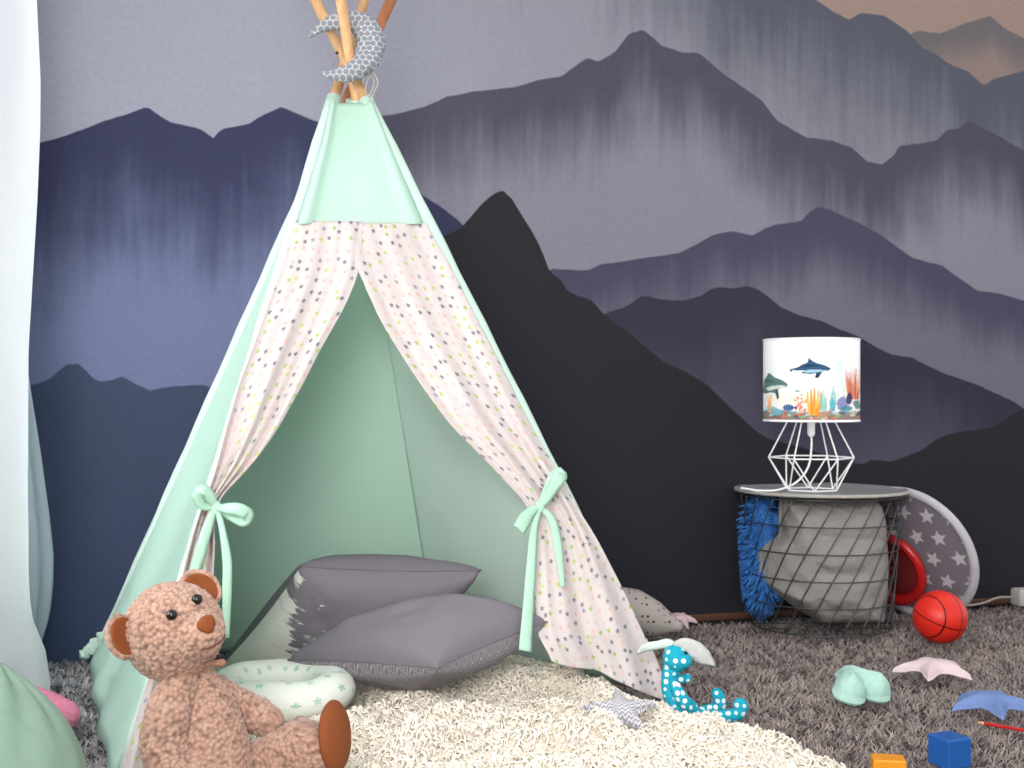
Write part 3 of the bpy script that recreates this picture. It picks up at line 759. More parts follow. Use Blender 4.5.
fuzz_tube('torso', [(192,672,DB+.01),(195,700,DB),(200,735,DB-.01),(204,772,DB-.015),(203,806,DB-.01)], [20,35,43,49,42], bear, 210, 210)
Lx = unit(A(.606,.707,.364)); Fx = unit(A(.66,-.72,.30)); Fx = unit(Fx-Lx*(Fx@Lx)); Ux = np.cross(Fx, Lx)
if Ux[2] < 0: Ux = -Ux
HR = np.stack([Lx, Fx, Ux], 1); hc = P(174,631,DB-.02)
def headfn(V):
    V = V.copy(); t = np.clip(V[:, 1], 0, 1)
    V[:, 2] *= (1-.10*t); V[:, 0] *= (1+.05*(V[:, 2] < 0)*-V[:, 2])
    return V
v, f = ell(hc, (.077,.076,.077), HR, 250, 180, headfn)
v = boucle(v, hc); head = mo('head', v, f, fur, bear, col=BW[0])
mc = hc+Fx*.066-Ux*.020
v, f = ell(mc, (.040,.040,.033), HR, 130, 90); v = boucle(v, mc, .0042); mo('muzzle', v, f, fur, head, col=BW[0])
nc = mc+Fx*.040+Ux*.012
def nosef(V):
    V = V.copy(); V[:, 0] *= (1+.35*V[:, 2]); return V
v, f = ell(nc, (.0155,.008,.0145), HR, 24, 16, nosef); mo('nose', v, f, suede, head)
eyeM = plain('black_glossy_eye', (12,10,10), .12, .02, spec=.6)
for sx_ in (-1, 1):
    d_ = unit(Lx*.29*sx_+Fx*.86+Ux*.38); ec = hc+(HR@(np.array([.083,.078,.078])*(HR.T@d_)))*1.02
    v, f = ell(ec, (.0088,.0088,.0088), HR, 18, 12); mo('eye', v, f, eyeM, head)
    # ear: cupped disc
    e0 = unit(Lx*sx_*.90+Ux*.40-Fx*.12); c = hc+e0*.086
    E1 = e0; E2 = unit(np.cross(e0, Fx)); E3 = unit(Fx*.8+Lx*(-.25)*sx_); E2 = unit(np.cross(E3, E1)); E1 = np.cross(E2, E3)
    R_ = np.stack([E1, E2, E3], 1)
    def cup(V):
        V = V.copy(); rr = V[:, 0]**2+V[:, 1]**2; V[:, 2] = V[:, 2]+np.where(True, 1.1*rr-.5, 0); return V
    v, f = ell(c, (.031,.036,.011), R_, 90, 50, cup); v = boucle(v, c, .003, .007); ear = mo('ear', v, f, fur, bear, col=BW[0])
    v, f = ell(c+E3*.0045, (.026,.0305,.0095), R_, 40, 20, cup); mo('inner_ear', v, f, suede, ear)
# mouth seam
mp_ = [mc+Fx*.040*cos(a*.6)-Ux*(.012+.010*cos(a))*1.0+Lx*.026*sin(a) for a in np.linspace(-1.1,1.1,9)]
v, f, uv = tube(mp_, .0012, 6, n=24); mo('mouth_stitch', v, f, plain('dark_stitch', (96,60,42), .8), head)
fuzz_tube('arm', [(180,684,DB-.045),(168,712,DB-.075),(164,745,DB-.085),(176,772,DB-.09),(206,784,DB-.10),(232,786,DB-.115)], [16,20,21,21,17,14], bear, 110, 180)
fuzz_tube('arm', [(218,690,DB+.045),(238,704,DB+.055),(256,715,DB+.05),(268,722,DB+.045)], [13,15,17,15], bear, 90, 110)
leg = fuzz_tube('leg', [(228,788,DB+.02),(262,770,DB+.015),(292,756,DB+.01),(314,742,DB+.0),(318,735,DB-.0)], [25,27,29,29,28], bear, 150, 160, capk=.25)
sn = unit(A(.96,-.27,.12)); s1 = unit(A(.0,0,1)-sn*sn[2]); s2 = np.cross(sn, s1); R_ = np.stack([s1, s2, sn], 1)
sc_ = P(335,736,DB-.010)
v, f = ell(sc_, (.058,.050,.018), R_, 48, 16); mo('foot_pad', v, f, suede, leg)
leg = fuzz_tube('leg', [(190,808,DB-.06),(215,812,DB-.13),(240,815,DB-.19),(256,812,DB-.22)], [26,27,28,31], bear, 100, 90)
pq = P(262,810,DB-.255); sn2 = unit(A(.45,-.88,.1)); s1 = unit(A(0,0,1)-sn2*sn2[2]); s2 = np.cross(sn2, s1)
v, f = ell(pq, (.05,.044,.012), np.stack([s1, s2, sn2], 1), 40, 14); mo('foot_pad', v, f, suede, leg)
# little bow at the neck
nk = P(208,664,DB-.035); bwm = plain('brown_neck_ribbon', (158,120,98), .7, .1, 60)
mb = MB()
for sx_ in (-1, 1):
    v, f = ell(nk+A(.014*sx_,0,.002*sx_), (.015,.006,.009), nu=20, nv=12, fn=lambda V: np.stack([V[:,0], V[:,1], V[:,2]*(.45+.55*np.abs(V[:,0]+.2))], 1)); mb.add(v, f)
v, f = ell(nk, (.006,.007,.006), nu=14, nv=10); mb.add(v, f)
mb.build('neck_bow', bwm, bear)

# ================================================================== BASKET TABLE
bc = A(.925, 3.600, 0); RT, RB_, HT = .235, .205, .408
steel = plain('dark_grey_wire', (84,88,90), .4, .05, metal=.6)
bt = thing('basket_table', 'round grey lidded wire basket table holding soft blankets by the wall', 'table', bc)
mb = MB()
def bp(a, t): r = RB_+(RT-RB_)*t; return bc+A(r*cos(a), r*sin(a), .012+t*(HT-.02))
for t in (0, .2, .4, .6, .8, 1):
    v, f, uv = tube([bp(a, t) for a in np.linspace(0, 2*pi, 64, endpoint=False)], .0026 if t in (0, 1) else .0018, 6, closed=True); mb.add(v, f)
for k in range(24):
    a0 = 2*pi*k/24
    v, f, uv = tube([bp(a0-.95*(1-t)+.47, t) for t in np.linspace(0, 1, 14)], .002, 6); mb.add(v, f)
for k in range(5):
    y_ = -.16+.08*k; hw = sqrt(RB_**2-y_**2)
    v, f, uv = tube([bc+A(-hw, y_, .012), bc+A(hw, y_, .012)], .0018, 6); mb.add(v, f)
mb.build('wire_basket', steel, bt)
tm = plain('pale_grey_lid', (150,150,152), .45, .04, 12); re = plain('ash_lid_rim', (178,172,164), .5, .06, 30)
prof = [(0,.0),(.245,.0),(.252,.002),(.254,.005),(.252,.008),(.249,.009),(.247,.008),(0,.008)]
V = []; nseg = 96
for (r, z) in prof:
    for k in range(nseg): a = 2*pi*k/nseg; V.append(bc+A(max(r, 1e-4)*cos(a), max(r, 1e-4)*sin(a), HT+z))
mo('lid', V, gridf(nseg, len(prof), wrapu=True), tm, bt)
V = [bc+A(r*cos(2*pi*k/nseg), r*sin(2*pi*k/nseg), HT+z) for (r, z) in ((.2480,.0098),(.2540,.0092),(.2560,.005),(.2540,.0005),(.2480,.0)) for k in range(nseg)]
mo('lid_rim', V, gridf(nseg, 5, wrapu=True), re, bt)
HTt = HT+.0085
# grey blanket inside
def blanket():
    out = [(782,498),(830,496),(872,498),(884,512),(888,540),(889,580),(886,615),(880,628),(858,632),(836,633),(815,620),(792,605),(774,590),(761,575),(759,560),(766,545),(780,536),(781,520)]
    c = P(822,568,3.50); q = np.array([P(x, y, 3.50) for x, y in out])
    q = np.concatenate([q, q[:1]]); per, _ = smoothpath(q, 1, 161); per = per[:-1]
    per[:, 2] = np.maximum(per[:, 2], .03)
    nr = 50; V = []; n = len(per)
    for side in (-1, 1):
        for k in range(nr+1):
            r = k/nr
            if side == 1 and k == nr: continue
            rr = r
            for i in range(n):
                p = c+(per[i]-c)*max(rr, .001)
                th_ = .135*(1-rr**4)**.5
                if side < 0:
                    yy = (p[2])*42; ax = (p[0]-c[0])
                    cre = .016*abs(sin(yy*.8+9*ax+1.2*sin(ax*16)))*math.exp(-((ax+.10)/.11)**2)+.016*abs(sin(p[2]*30+2.5*ax+.6))
                    th_ += cre*(1-rr**6)
                V.append(p+A(0, side*min(th_, .15)*(.9 if side < 0 else .6)+.05*(side < 0)*0, 0))
    V = np.array(V)
    # keep within the basket wall
    V[:, 1] += .03
    d = V[:, :2]-bc[:2]; rr = np.linalg.norm(d, axis=1); lim = RB_+(RT-RB_)*np.clip(V[:, 2]/HT, 0, 1)-.008
    sc2 = np.minimum(1, lim/rr); V[:, :2] = bc[:2]+d*sc2[:, None]
    N1 = (nr+1)*n; f = gridf(n, nr+1, wrapu=True)
    g = [tuple(reversed([a+N1 for a in q])) for q in gridf(n, nr, wrapu=True)]
    last = [( (nr)*n+(i+1) % n, nr*n+i, N1+(nr-1)*n+i, N1+(nr-1)*n+(i+1) % n) for i in range(n)]
    V = V+np.stack([np.zeros(len(V)), vnoise(V, 26, 3)*.012, np.zeros(len(V))], 1)
    o = mo('folded_blanket', V, f+g+last, cloth('soft_grey_fleece', (152,147,143), .6, 22, 700, wd=.02)); tag(o, 'soft grey folded blanket stuffed in the wire basket', 'blanket')
blanket()
# blue shaggy cushion inside
sh = thing('shaggy_cushion', 'bright blue shaggy cushion at the left side of the wire basket', 'cushion', (.735, 3.60, .06))
bl = plain('blue_shag', (62,124,196), .8, .25, 60)
bcn = A(.748, 3.61, .225)
v, f = ell(bcn, (.048,.09,.165), nu=40, nv=30); mo('cushion_core', v, f, bl, sh)
r_ = np.random.default_rng(12); mb = MB(); n = 1500
VV = []; FF = []
for k in range(n):
    t = math.acos(1-2*r_.random()); a = r_.random()*2*pi; d = A(sin(t)*cos(a), sin(t)*sin(a), cos(t)); p = bcn+d*A(.048,.09,.165)
    nr_ = unit(d/A(.048,.09,.165)); L = .02+.02*r_.random(); s = unit(np.cross(nr_, A(*r_.normal(size=3))))*.0022
    dd = unit(nr_+A(*r_.normal(size=3))*.3+A(0,0,-.35)); b = len(VV)
    e = p+dd*L*.6; g = p+dd*L+A(0,0,-.006)
    pts4 = [p-s, p+s, e+s*1.2, e-s*1.2, g+s*.4, g-s*.4]
    for x in pts4:
        w = x[:2]-bc[:2]; rl = np.linalg.norm(w); lim = RB_+(RT-RB_)*min(1, max(0, x[2]/HT))+.022
        if rl > lim: x = A(*(bc[:2]+w*lim/rl), x[2])
        VV.append(x)
    FF += [(b, b+1, b+2, b+3), (b+3, b+2, b+4, b+5)]
o = mo('shag_strands', VV, FF, bl, sh, smooth=False); tag(o, kind='stuff')

# ================================================================== LAMP
lc = bc+A(-.050, -.09, 0); lz = HTt
lamp = thing('table_lamp', 'white wire geometric table lamp with dolphin printed drum shade', 'lamp', lc+A(0,0,lz))
wm_ = plain('white_enamel_wire', (244,244,244), .35, .02, emit=.12)  # faint emission added so the enamel wire and cable look brighter
mb = MB(); N6 = 6
bot = [lc+A(.077*cos(2*pi*(k+.5)/6-.12), .077*sin(2*pi*(k+.5)/6-.12), lz+.004) for k in range(6)]
mid = [lc+A(.122*cos(2*pi*k/6-.12), .122*sin(2*pi*k/6-.12), lz+.098) for k in range(6)]
top = [lc+A(.062*cos(2*pi*k/6-.12), .062*sin(2*pi*k/6-.12), lz+.215) for k in range(6)]
for k in range(6):
    k2 = (k+1) % 6
    for a, b in ((bot[k], bot[k2]), (mid[k], mid[k2]), (top[k], top[k2]), (mid[k], top[k]), (mid[k], bot[k]), (mid[k2], bot[k])):
        v, f, uv = tube([a, b], .0022, 8, cap='round'); mb.add(v, f)
mb.build('wire_base', wm_, lamp)
SZ0, SZ1, SR = .622, .858, .1375
mb = MB(); v, f, uv = tube([lc+A(0,0,.585), lc+A(0,0,.68)], .011, 16, cap='round'); mb.add(v, f)
for k in range(3):
    a = 2*pi*k/3+.4; v, f, uv = tube([lc+A(0,0,.665), lc+A((SR-.002)*cos(a), (SR-.002)*sin(a), .665)], .0015, 6); mb.add(v, f)
mb.build('socket', wm_, lamp)
cpts = [lc+A(0,0,.585), lc+A(.002,.004,.55), lc+A(-.01,-.01,.49), lc+A(-.045,-.02,.446), lc+A(-.10,-.03,lz+.006), lc+A(-.16,-.035,lz+.004), lc+A(-.19,-.03,lz+.008), lc+A(-.208,-.02,lz+.010)]
v, f, uv = tube(cpts, .003, 8, n=60, cap='round'); mo('cable', v, f, wm_, lamp)
v, f = ell(lc+A(0,0,.73), (.03,.03,.04), nu=20, nv=14); mo('bulb', v, f, plain('frosted_bulb', (255,250,240), .4, .01, emit=1.0), lamp)
# shade painting
def shade():
    nu, nv = 720, 190
    phi = np.linspace(-pi, pi, nu, endpoint=False); vv = np.linspace(0, 1, nv)
    PH, VVv = np.meshgrid(phi, vv); X = 386+203.5*np.sin(PH); Y = 440-VVv*348.0     # front centred print coordinates
    X = np.where(np.abs(PH) > pi/2, 386+203.5*np.sign(PH)*(2-np.abs(np.sin(PH))), X)
    X = X.ravel(); Y = Y.ravel(); n = len(X)
    C_ = np.tile(np.array([.93,.93,.93]), (n, 1))
    nz = lambda s, k: vnoise(np.stack([X, Y, np.full(n, k*7.7)], 1), s, k)
    def lay(m, rgb, al=1.0):
        m = np.clip(m, 0, 1)*al; c = np.array(lin(rgb)); C_[:] = C_*(1-m[:, None])+c*m[:, None]
    def blob(x, y, rx, ry, rgb, al=1, soft=.25, rot=0, rough=0):
        dx, dy = X-x, Y-y; a = dx*cos(rot)+dy*sin(rot); b = -dx*sin(rot)+dy*cos(rot)
        r = np.sqrt((a/rx)**2+(b/ry)**2)+(rough*nz(.12, 3) if rough else 0); lay((1-r)/soft, rgb, al)
    def poly(pts, rgb, al=1):
        ins = np.zeros(n, bool)
        for k in range(len(pts)):
            (ax, ay), (bx_, by_) = pts[k], pts[(k+1) % len(pts)]
            if ay == by_: continue
            ins ^= ((ay > Y) != (by_ > Y)) & (X < (bx_-ax)*(Y-ay)/(by_-ay)+ax)
        lay(ins.astype(float), rgb, al)
    def stroke(p0, p1, w0, w1, rgb, al=1, bend=0):
        (ax, ay), (bx_, by_) = p0, p1; L2 = (bx_-ax)**2+(by_-ay)**2
        t = np.clip(((X-ax)*(bx_-ax)+(Y-ay)*(by_-ay))/L2, 0, 1); w = w0+(w1-w0)*t
        cx = ax+(bx_-ax)*t+bend*np.sin(pi*t); cy = ay+(by_-ay)*t
        lay((w-np.hypot(X-cx, Y-cy))/2+.5, rgb, al)
    # warm wash
    blob(360, 345, 220, 60, (250,226,196), .75, .9); blob(560, 300, 60, 90, (244,206,176), .6, .9)
    # seabed
    r = np.random.default_rng(5)
    lay((Y-(392+nz(.03, 1)*26))/10, (92,150,160)); lay((Y-(400+nz(.05, 2)*30))/8, (150,112,96), .8)
    for k in range(90):
        x = r.uniform(120, 660); c = [(60,140,150),(214,110,84),(232,172,92),(40,84,110),(180,208,200),(196,90,100),(120,180,120),(110,86,80)][r.integers(8)]
        blob(x, r.uniform(398, 430), r.uniform(6, 22), r.uniform(4, 9), c, .8, .4, r.uniform(-.4,.4), .5)
    blob(235, 395, 45, 20, (120,178,190), .9, .4, .3, .4); blob(430, 410, 45, 12, (184,134,104), .9, .4, -.2, .4)
    # coral cluster
    for k in range(46): blob(r.normal(343, 15), r.normal(378, 17), r.uniform(3, 8), r.uniform(3, 8), [(226,86,78),(240,132,112),(196,60,72),(250,176,150)][r.integers(4)], .85, .4)
    for x, dx in ((378,-6),(388,-2),(400,0),(410,4),(420,6)): stroke((396+(x-396)*.5, 405), (x+dx, 300+abs(x-398)*.9), 9, 3, (236,176,60) if x % 4 else (222,142,44), .95, dx)
    for x in (205, 214, 222): stroke((214, 400), (x, 330), 5, 2, (236,176,90), .8)
    # striped fish
    blob(293, 382, 25, 15, (36,64,120), 1, .2)
    for x in (280, 290, 300): stroke((x, 370), (x+3, 395), 1.6, 1.6, (120,170,210), .9)
    poly([(315,382),(328,372),(326,394)], (36,64,120)); blob(437, 382, 12, 10, (240,190,70), .9)
    # teal weed and orange plumes
    for k in range(26):
        x = r.uniform(426, 480); stroke((x, 392), (x+r.uniform(-14,14), r.uniform(285, 345)), 3, .8, [(60,150,170),(100,190,190),(40,110,150),(150,200,180)][r.integers(4)], .75, r.uniform(-6,6))
    for k in range(60):
        x = r.uniform(535, 580); stroke((x, 345), (x+r.uniform(-22,16), r.uniform(205, 290)), 2.4, .6, [(226,120,80),(240,160,110),(150,90,76),(206,96,70)][r.integers(4)], .7, r.uniform(-6,6))
    for k in range(14):
        y = 195+k*11; w = 4+k*1.0
        for j in range(3): blob(497+(j-1)*w*1.5+r.uniform(-2,2), y+j % 2*5, 4, 3.6, (84,178,158) if k % 3 else (50,140,130), .85, .3)
    blob(512, 365, 26, 34, (128,128,176), .95, .25, .2, .3); blob(541, 345, 14, 28, (40,50,96), .95, .2, .1); blob(530, 385, 30, 14, (50,130,140), .9, .3)
    blob(575, 370, 22, 26, (70,120,110), .9, .4, 0, .5); blob(470, 365, 16, 22, (86,180,190), .8, .4, 0, .5); blob(330, 313, 14, 5, (120,160,170), .9)
    # dolphins
    D1 = [(290,212),(303,221),(330,214),(350,202),(371,194),(376,173),(392,188),(408,196),(440,205),(467,219),(456,229),(432,233),(416,258),(400,259),(406,240),(378,242),(352,240),(344,234),(362,228),(332,227),(312,226),(298,238),(301,225)]
    poly(D1, (46,84,116)); poly([(350,232),(378,224),(420,224),(456,227),(432,232),(400,236),(370,238)], (150,190,206)); poly([(330,217),(372,200),(405,204),(440,212),(400,211),(360,213)], (30,54,88))
    poly([(416,236),(416,257),(401,259),(407,240)], (26,40,70))
    D2 = [(190,262),(200,250),(208,234),(220,240),(234,254),(262,264),(288,280),(291,292),(280,299),(262,301),(250,306),(255,340),(247,352),(238,322),(216,318),(200,324),(180,320)]
    poly(D2, (92,122,116)); poly([(195,300),(225,290),(262,288),(288,292),(276,299),(240,304),(210,312)], (206,216,206)); poly([(236,305),(250,307),(254,340),(247,350)], (54,84,84)); blob(214, 272, 26, 8, (62,92,92), .7, .5, .2)
    C_[Y > 433] = (.93,.93,.93); C_[Y < 100] = (.93,.93,.93)
    V = np.stack([lc[0]+SR*np.sin(PH.ravel()+SH), lc[1]-SR*np.cos(PH.ravel()+SH), SZ0+VVv.ravel()*(SZ1-SZ0)], 1)
    ff = np.array(gridf(nu, nv, wrapu=True))
    return mo('lamp_shade', V, ff, vcolmat('printed_white_shade', .7, emit=.22), lamp, col=C_)
SH = -atan2(lc[0], lc[1])*-1*-1
shade_o = shade()
mb = MB()
for z in (SZ0, SZ1):
    v, f, uv = tube([lc+A((SR+.0005)*cos(a), (SR+.0005)*sin(a), z) for a in np.linspace(0, 2*pi, 96, endpoint=False)], .0022, 8, closed=True); mo('shade_rim', v, f, wm_, shade_o)


# ================================================================== STAR DISC, RED RING, BALL
def starpts(c, R, r, n=5, a0=pi/2): return [(c[0]+(R if k % 2 == 0 else r)*cos(a0+pi*k/n), c[1]+(R if k % 2 == 0 else r)*sin(a0+pi*k/n)) for k in range(2*n)]
def disc():
    N = unit(A(-1.25,-1,-.55)); R = .212; c = A(1.222,3.67,.17); X1 = unit(np.cross(A(0,0,1), N)); X1 = X1 if X1[0] > 0 else -X1; Y1 = np.cross(N, X1); Y1 = Y1 if Y1[2] > 0 else -Y1
    low = c[2]-R*abs(Y1[2]); c = c+A(0,0,max(0, .012-low))
    t = thing('round_play_mat', 'round grey floor cushion with white stars leaning behind the basket', 'cushion', (c[0], c[1], .01))
    n = 240; g = np.linspace(-1, 1, n); gx, gy = np.meshgrid(g, g)
    # map square to disc
    dx = gx*np.sqrt(1-gy**2/2); dy = gy*np.sqrt(1-gx**2/2); x = dx.ravel()*R*.93; y = dy.ravel()*R*.93
    col = np.tile(np.array(lin((124,115,124))), (n*n, 1)); r = random.Random(2)
    for j in range(-5, 6):
        for i in range(-5, 6):
            cx = (i+.5*(j % 2))*.078+r.uniform(-.008,.008); cy = j*.068+r.uniform(-.008,.008); pts = starpts((cx, cy), .027, .012, a0=r.uniform(0, 1.2))
            ins = np.zeros(n*n, bool)
            for k in range(10):
                (ax, ay), (bx_, by_) = pts[k], pts[(k+1) % 10]
                ins ^= ((ay > y) != (by_ > y)) & (x < (bx_-ax)*(y-ay)/(by_-ay+1e-12)+ax)
            col[ins] = lin((200,194,200))
    V = c+x[:, None]*X1+y[:, None]*Y1+N*((.012*(1-(x*x+y*y)/R/R))[:, None])
    mo('star_face', V, gridf(n, n), vcolmat('star_print_cloth', .85), t, col=col, solid=.004)
    v, f, uv = tube([c+X1*R*.965*cos(a)+Y1*R*.965*sin(a) for a in np.linspace(0, 2*pi, 96, endpoint=False)], .0135, 12, closed=True)
    mo('white_border', v, f, cloth('white_border_cloth', (190,186,192), .2, 20), t)
    # red ring
    rd = unit(P(893,567,3.6)-CAM); c2 = CAM+rd*(((c+N*.02-CAM)@N)/(rd@N))
    t2 = thing('red_ring_toy', 'glossy red plastic ring toy leaning on the star cushion', 'toy', c2-A(0,0,.1))
    rp = plain('glossy_red_plastic', (196,34,34), .25, .05, spec=.5)
    pts = []; V = []; nn = 80
    prof = [(.118,-.008),(.122,0),(.118,.010),(.106,.015),(.094,.010),(.088,0),(.088,-.008)]
    for (rr, h) in prof:
        for k in range(nn): a = 2*pi*k/nn; V.append(c2+X1*rr*cos(a)+Y1*rr*sin(a)+N*(h+.015))
    mo('ring', V, gridf(nn, len(prof), wrapu=True), rp, t2)
    V = [c2+X1*rr*cos(2*pi*k/nn)+Y1*rr*sin(2*pi*k/nn)+N*h for (rr, h) in ((.089,.006),(.06,.003),(.03,.002),(.001,.002)) for k in range(nn)]
    mo('ring_plate', V, gridf(nn, 4, wrapu=True), plain('dark_red_plate', (128,44,48), .35, .1, spec=.4), t2, solid=.002)
disc()
bk_ = NT('red_rubber_ball'); s3 = bk_.n('ShaderNodeSeparateXYZ'); bk_.l(bk_.coord('Object'), s3.inputs[0])
BR_ = .0735
def band(v, w): return bk_.math('LESS_THAN', bk_.math('ABSOLUTE', v), w)
ax = bk_.math('ABSOLUTE', s3.outputs[0])
m1 = band(s3.outputs[0], .0016); m2 = band(s3.outputs[2], .0016)
# curved side seams: a cone about the local x axis
m3 = band(bk_.math('SUBTRACT', ax, .047), .0016)
mk = bk_.math('MAXIMUM', bk_.math('MAXIMUM', m1, m2), m3)
bk_.color(bk_.mix(mk, lin((226,44,30)), lin((30,14,14)))); bk_.b.inputs['Roughness'].default_value = .38; bk_.b.inputs['Specular IOR Level'].default_value = .4
ctr = P(940,621,3.34)
V, f = ell((0,0,0), (BR_,)*3, nu=64, nv=40)
o = mo('toy_basketball', V, f, bk_.m, loc=(0,0,0)); o.location = (ctr[0], ctr[1], BR_+.006); o.rotation_euler = (.35, .12, .55)
tag(o, 'small bright red basketball with black seams on the carpet', 'ball')

# ================================================================== PLUSH STARS, HEART
def plush(name, label, cat, out2d, c, R, T, mat, n=10, up2=None, lift=0, belly=.55, curl=0, nr=22, par=None, amp=1.0, D=None):
    """out2d boundary points (local), R columns = x,y,normal"""
    out2d = np.array(out2d); m = len(out2d); V = []; uv = []
    cen = A(0, 0)
    rmax = np.linalg.norm(out2d, axis=1).max()
    wid = np.linalg.norm(out2d, axis=1)
    for side in (1, -1):
        for k in range(nr+1):
            if side == -1 and k == nr: continue
            r = k/nr
            for i in range(m):
                p = out2d[i]*max(r, .002)
                if D:
                    e2 = np.roll(out2d, -1, 0)-out2d; w2 = p-out2d; t2 = np.clip((w2*e2).sum(1)/((e2*e2).sum(1)+1e-12), 0, 1)
                    dd = min(1, np.linalg.norm(w2-t2[:, None]*e2, axis=1).min()/D); h = T*sqrt(max(0, 1-(1-dd)**2))*(1 if side > 0 else belly)
                else: h = T*(1-r**2.2)**.62*(1 if side > 0 else belly)
                cz = curl*(np.linalg.norm(p)/rmax)**2
                V.append(A(p[0], p[1], side*h+cz)); uv.append((p[0], p[1]))
    V = np.array(V); N1 = (nr+1)*m
    f = gridf(m, nr+1, wrapu=True); f += [tuple(reversed([a+N1 for a in q])) for q in gridf(m, nr, wrapu=True)]
    f += [((nr)*m+(i+1) % m, nr*m+i, N1+(nr-1)*m+i, N1+(nr-1)*m+(i+1) % m) for i in range(m)]
    V = V+np.stack([0*V[:, 0], 0*V[:, 0], vnoise(V+c, 45, 4)*.004*amp], 1)
    V = V@np.asarray(R).T+np.asarray(c)
    o = mo(name, V, f, mat, par, uv=uv)
    if label: tag(o, label, cat)
    return o
def star_outline(R, r, a0, m=140):
    pts = starpts((0, 0), R, r, 5, a0); out = []
    tot = m//10
    for k in range(10):
        a, b = np.array(pts[k]), np.array(pts[(k+1) % 10])
        for t in np.linspace(0, 1, tot, endpoint=False): out.append(a*(1-t)+b*t)
    out = np.array(out); n = len(out)
    for _ in range(4): out = (np.roll(out, 1, 0)+out*2+np.roll(out, -1, 0))/4
    return out
I3 = np.eye(3)
def tilt(rx, ry, rz):
    cx, sx_, cy, sy, cz, sz = cos(rx), sin(rx), cos(ry), sin(ry), cos(rz), sin(rz)
    return np.array([[cz,-sz,0],[sz,cz,0],[0,0,1]])@np.array([[cy,0,sy],[0,1,0],[-sy,0,cy]])@np.array([[1,0,0],[0,cx,-sx_],[0,sx_,cx]])
c = onfloor(933,669,.03); plush('plush_star', 'pale pink plush star lying on the carpet near the ball', 'plush star', star_outline(.102,.044,1.75), A(c[0], c[1], .030), tilt(-.03,0,0), .024, plain('pale_pink_cotton', (226,204,204), .85, .04, 80, .2), curl=-.012, D=.034, belly=.15)
c = onfloor(992,704,.03); plush('plush_star', 'blue plush star lying on the carpet above the pencil', 'plush star', star_outline(.100,.042,1.95), A(c[0], c[1], .030), tilt(-.03,0,.1), .026, plain('soft_blue_cotton', (116,140,190), .85, .05, 80, .2), curl=-.012, D=.034, belly=.15)
chv = NT('grey_chevron_knit'); s3 = chv.n('ShaderNodeSeparateXYZ'); chv.l(chv.coord('UV'), s3.inputs[0])
zz = chv.math('PINGPONG', s3.outputs[0], .006); w_ = chv.math('FRACT', chv.math('MULTIPLY', chv.math('ADD', s3.outputs[1], zz), 130.0))
chv.color(chv.mix(chv.math('GREATER_THAN', w_, .5), lin((150,148,156)), lin((212,210,214)))); chv.b.inputs['Roughness'].default_value = .9
c = P(621,716,2.38); plush('plush_star', 'small grey and white zigzag plush star on the wool throw', 'plush star', star_outline(.084,.031,1.62), A(c[0], c[1], max(c[2], .070)), tilt(.42,.0,.0), .022, chv.m, curl=-.008, D=.028, belly=.2)
# heart
ho = []
for k in range(140):
    t = 2*pi*k/140; x = 16*sin(t)**3; y = 13*cos(t)-5*cos(2*t)-2*cos(3*t)-cos(4*t); ho.append((x/16*.074, (y+1)/16*.072))
ho = np.array(ho)
for _ in range(3): ho = (np.roll(ho, 1, 0)+ho*2+np.roll(ho, -1, 0))/4
c = onfloor(857,688,.03); plush('heart_cushion', 'small mint green heart cushion lying on the carpet', 'cushion', ho, A(c[0]-.01, c[1]-.02, .030), tilt(-.30,-.05,pi+.45), .058, cloth('mint_heart_cotton', (176,214,200), .3, 40, 900), belly=.25, D=.060)

# ================================================================== WOODEN BLOCKS AND PENCIL
c = onfloor(949,768,.0)
v, f = box((c[0]+.010, c[1]+.025, .026), (.056,.056,.056), .40, .003)
tag(mo('toy_block', v, f, plain('blue_painted_wood', (30,92,168), .4, .06, 30, spec=.4), smooth=False), 'blue wooden cube block on the carpet at lower right', 'block')
v, f = box((P(891,770,2.15)[0], 2.165, .0225), (.058,.044,.045), -.18, .003)
tag(mo('toy_block', v, f, plain('orange_painted_wood', (232,150,28), .4, .06, 30, spec=.4), smooth=False), 'orange wooden block standing left of the blue cube', 'block')
pc = thing('red_pencil', 'red coloured pencil with bare wooden tip lying on the carpet', 'pencil', onfloor(1005,727,.03)*A(1,1,0)+A(0,0,.03))
pa = onfloor(976,722,.035); pb = onfloor(1062,737,.035); dr = unit(pb-pa)
v, f, uv = tube([pa+dr*.016, pb], .0036, 6); mo('barrel', v, f, plain('red_lacquer', (190,34,34), .3, .05, spec=.5), pc, smooth=False)
v, f, uv = tube([pa+dr*.003, pa+dr*.0165], [.0012,.0035], 12); mo('sharpened_wood', v, f, plain('bare_wood_tip', (224,180,134), .6, .08), pc)
v, f, uv = tube([pa, pa+dr*.0035], [.0003,.0013], 8); mo('lead', v, f, plain('red_lead', (170,30,36), .5), pc)

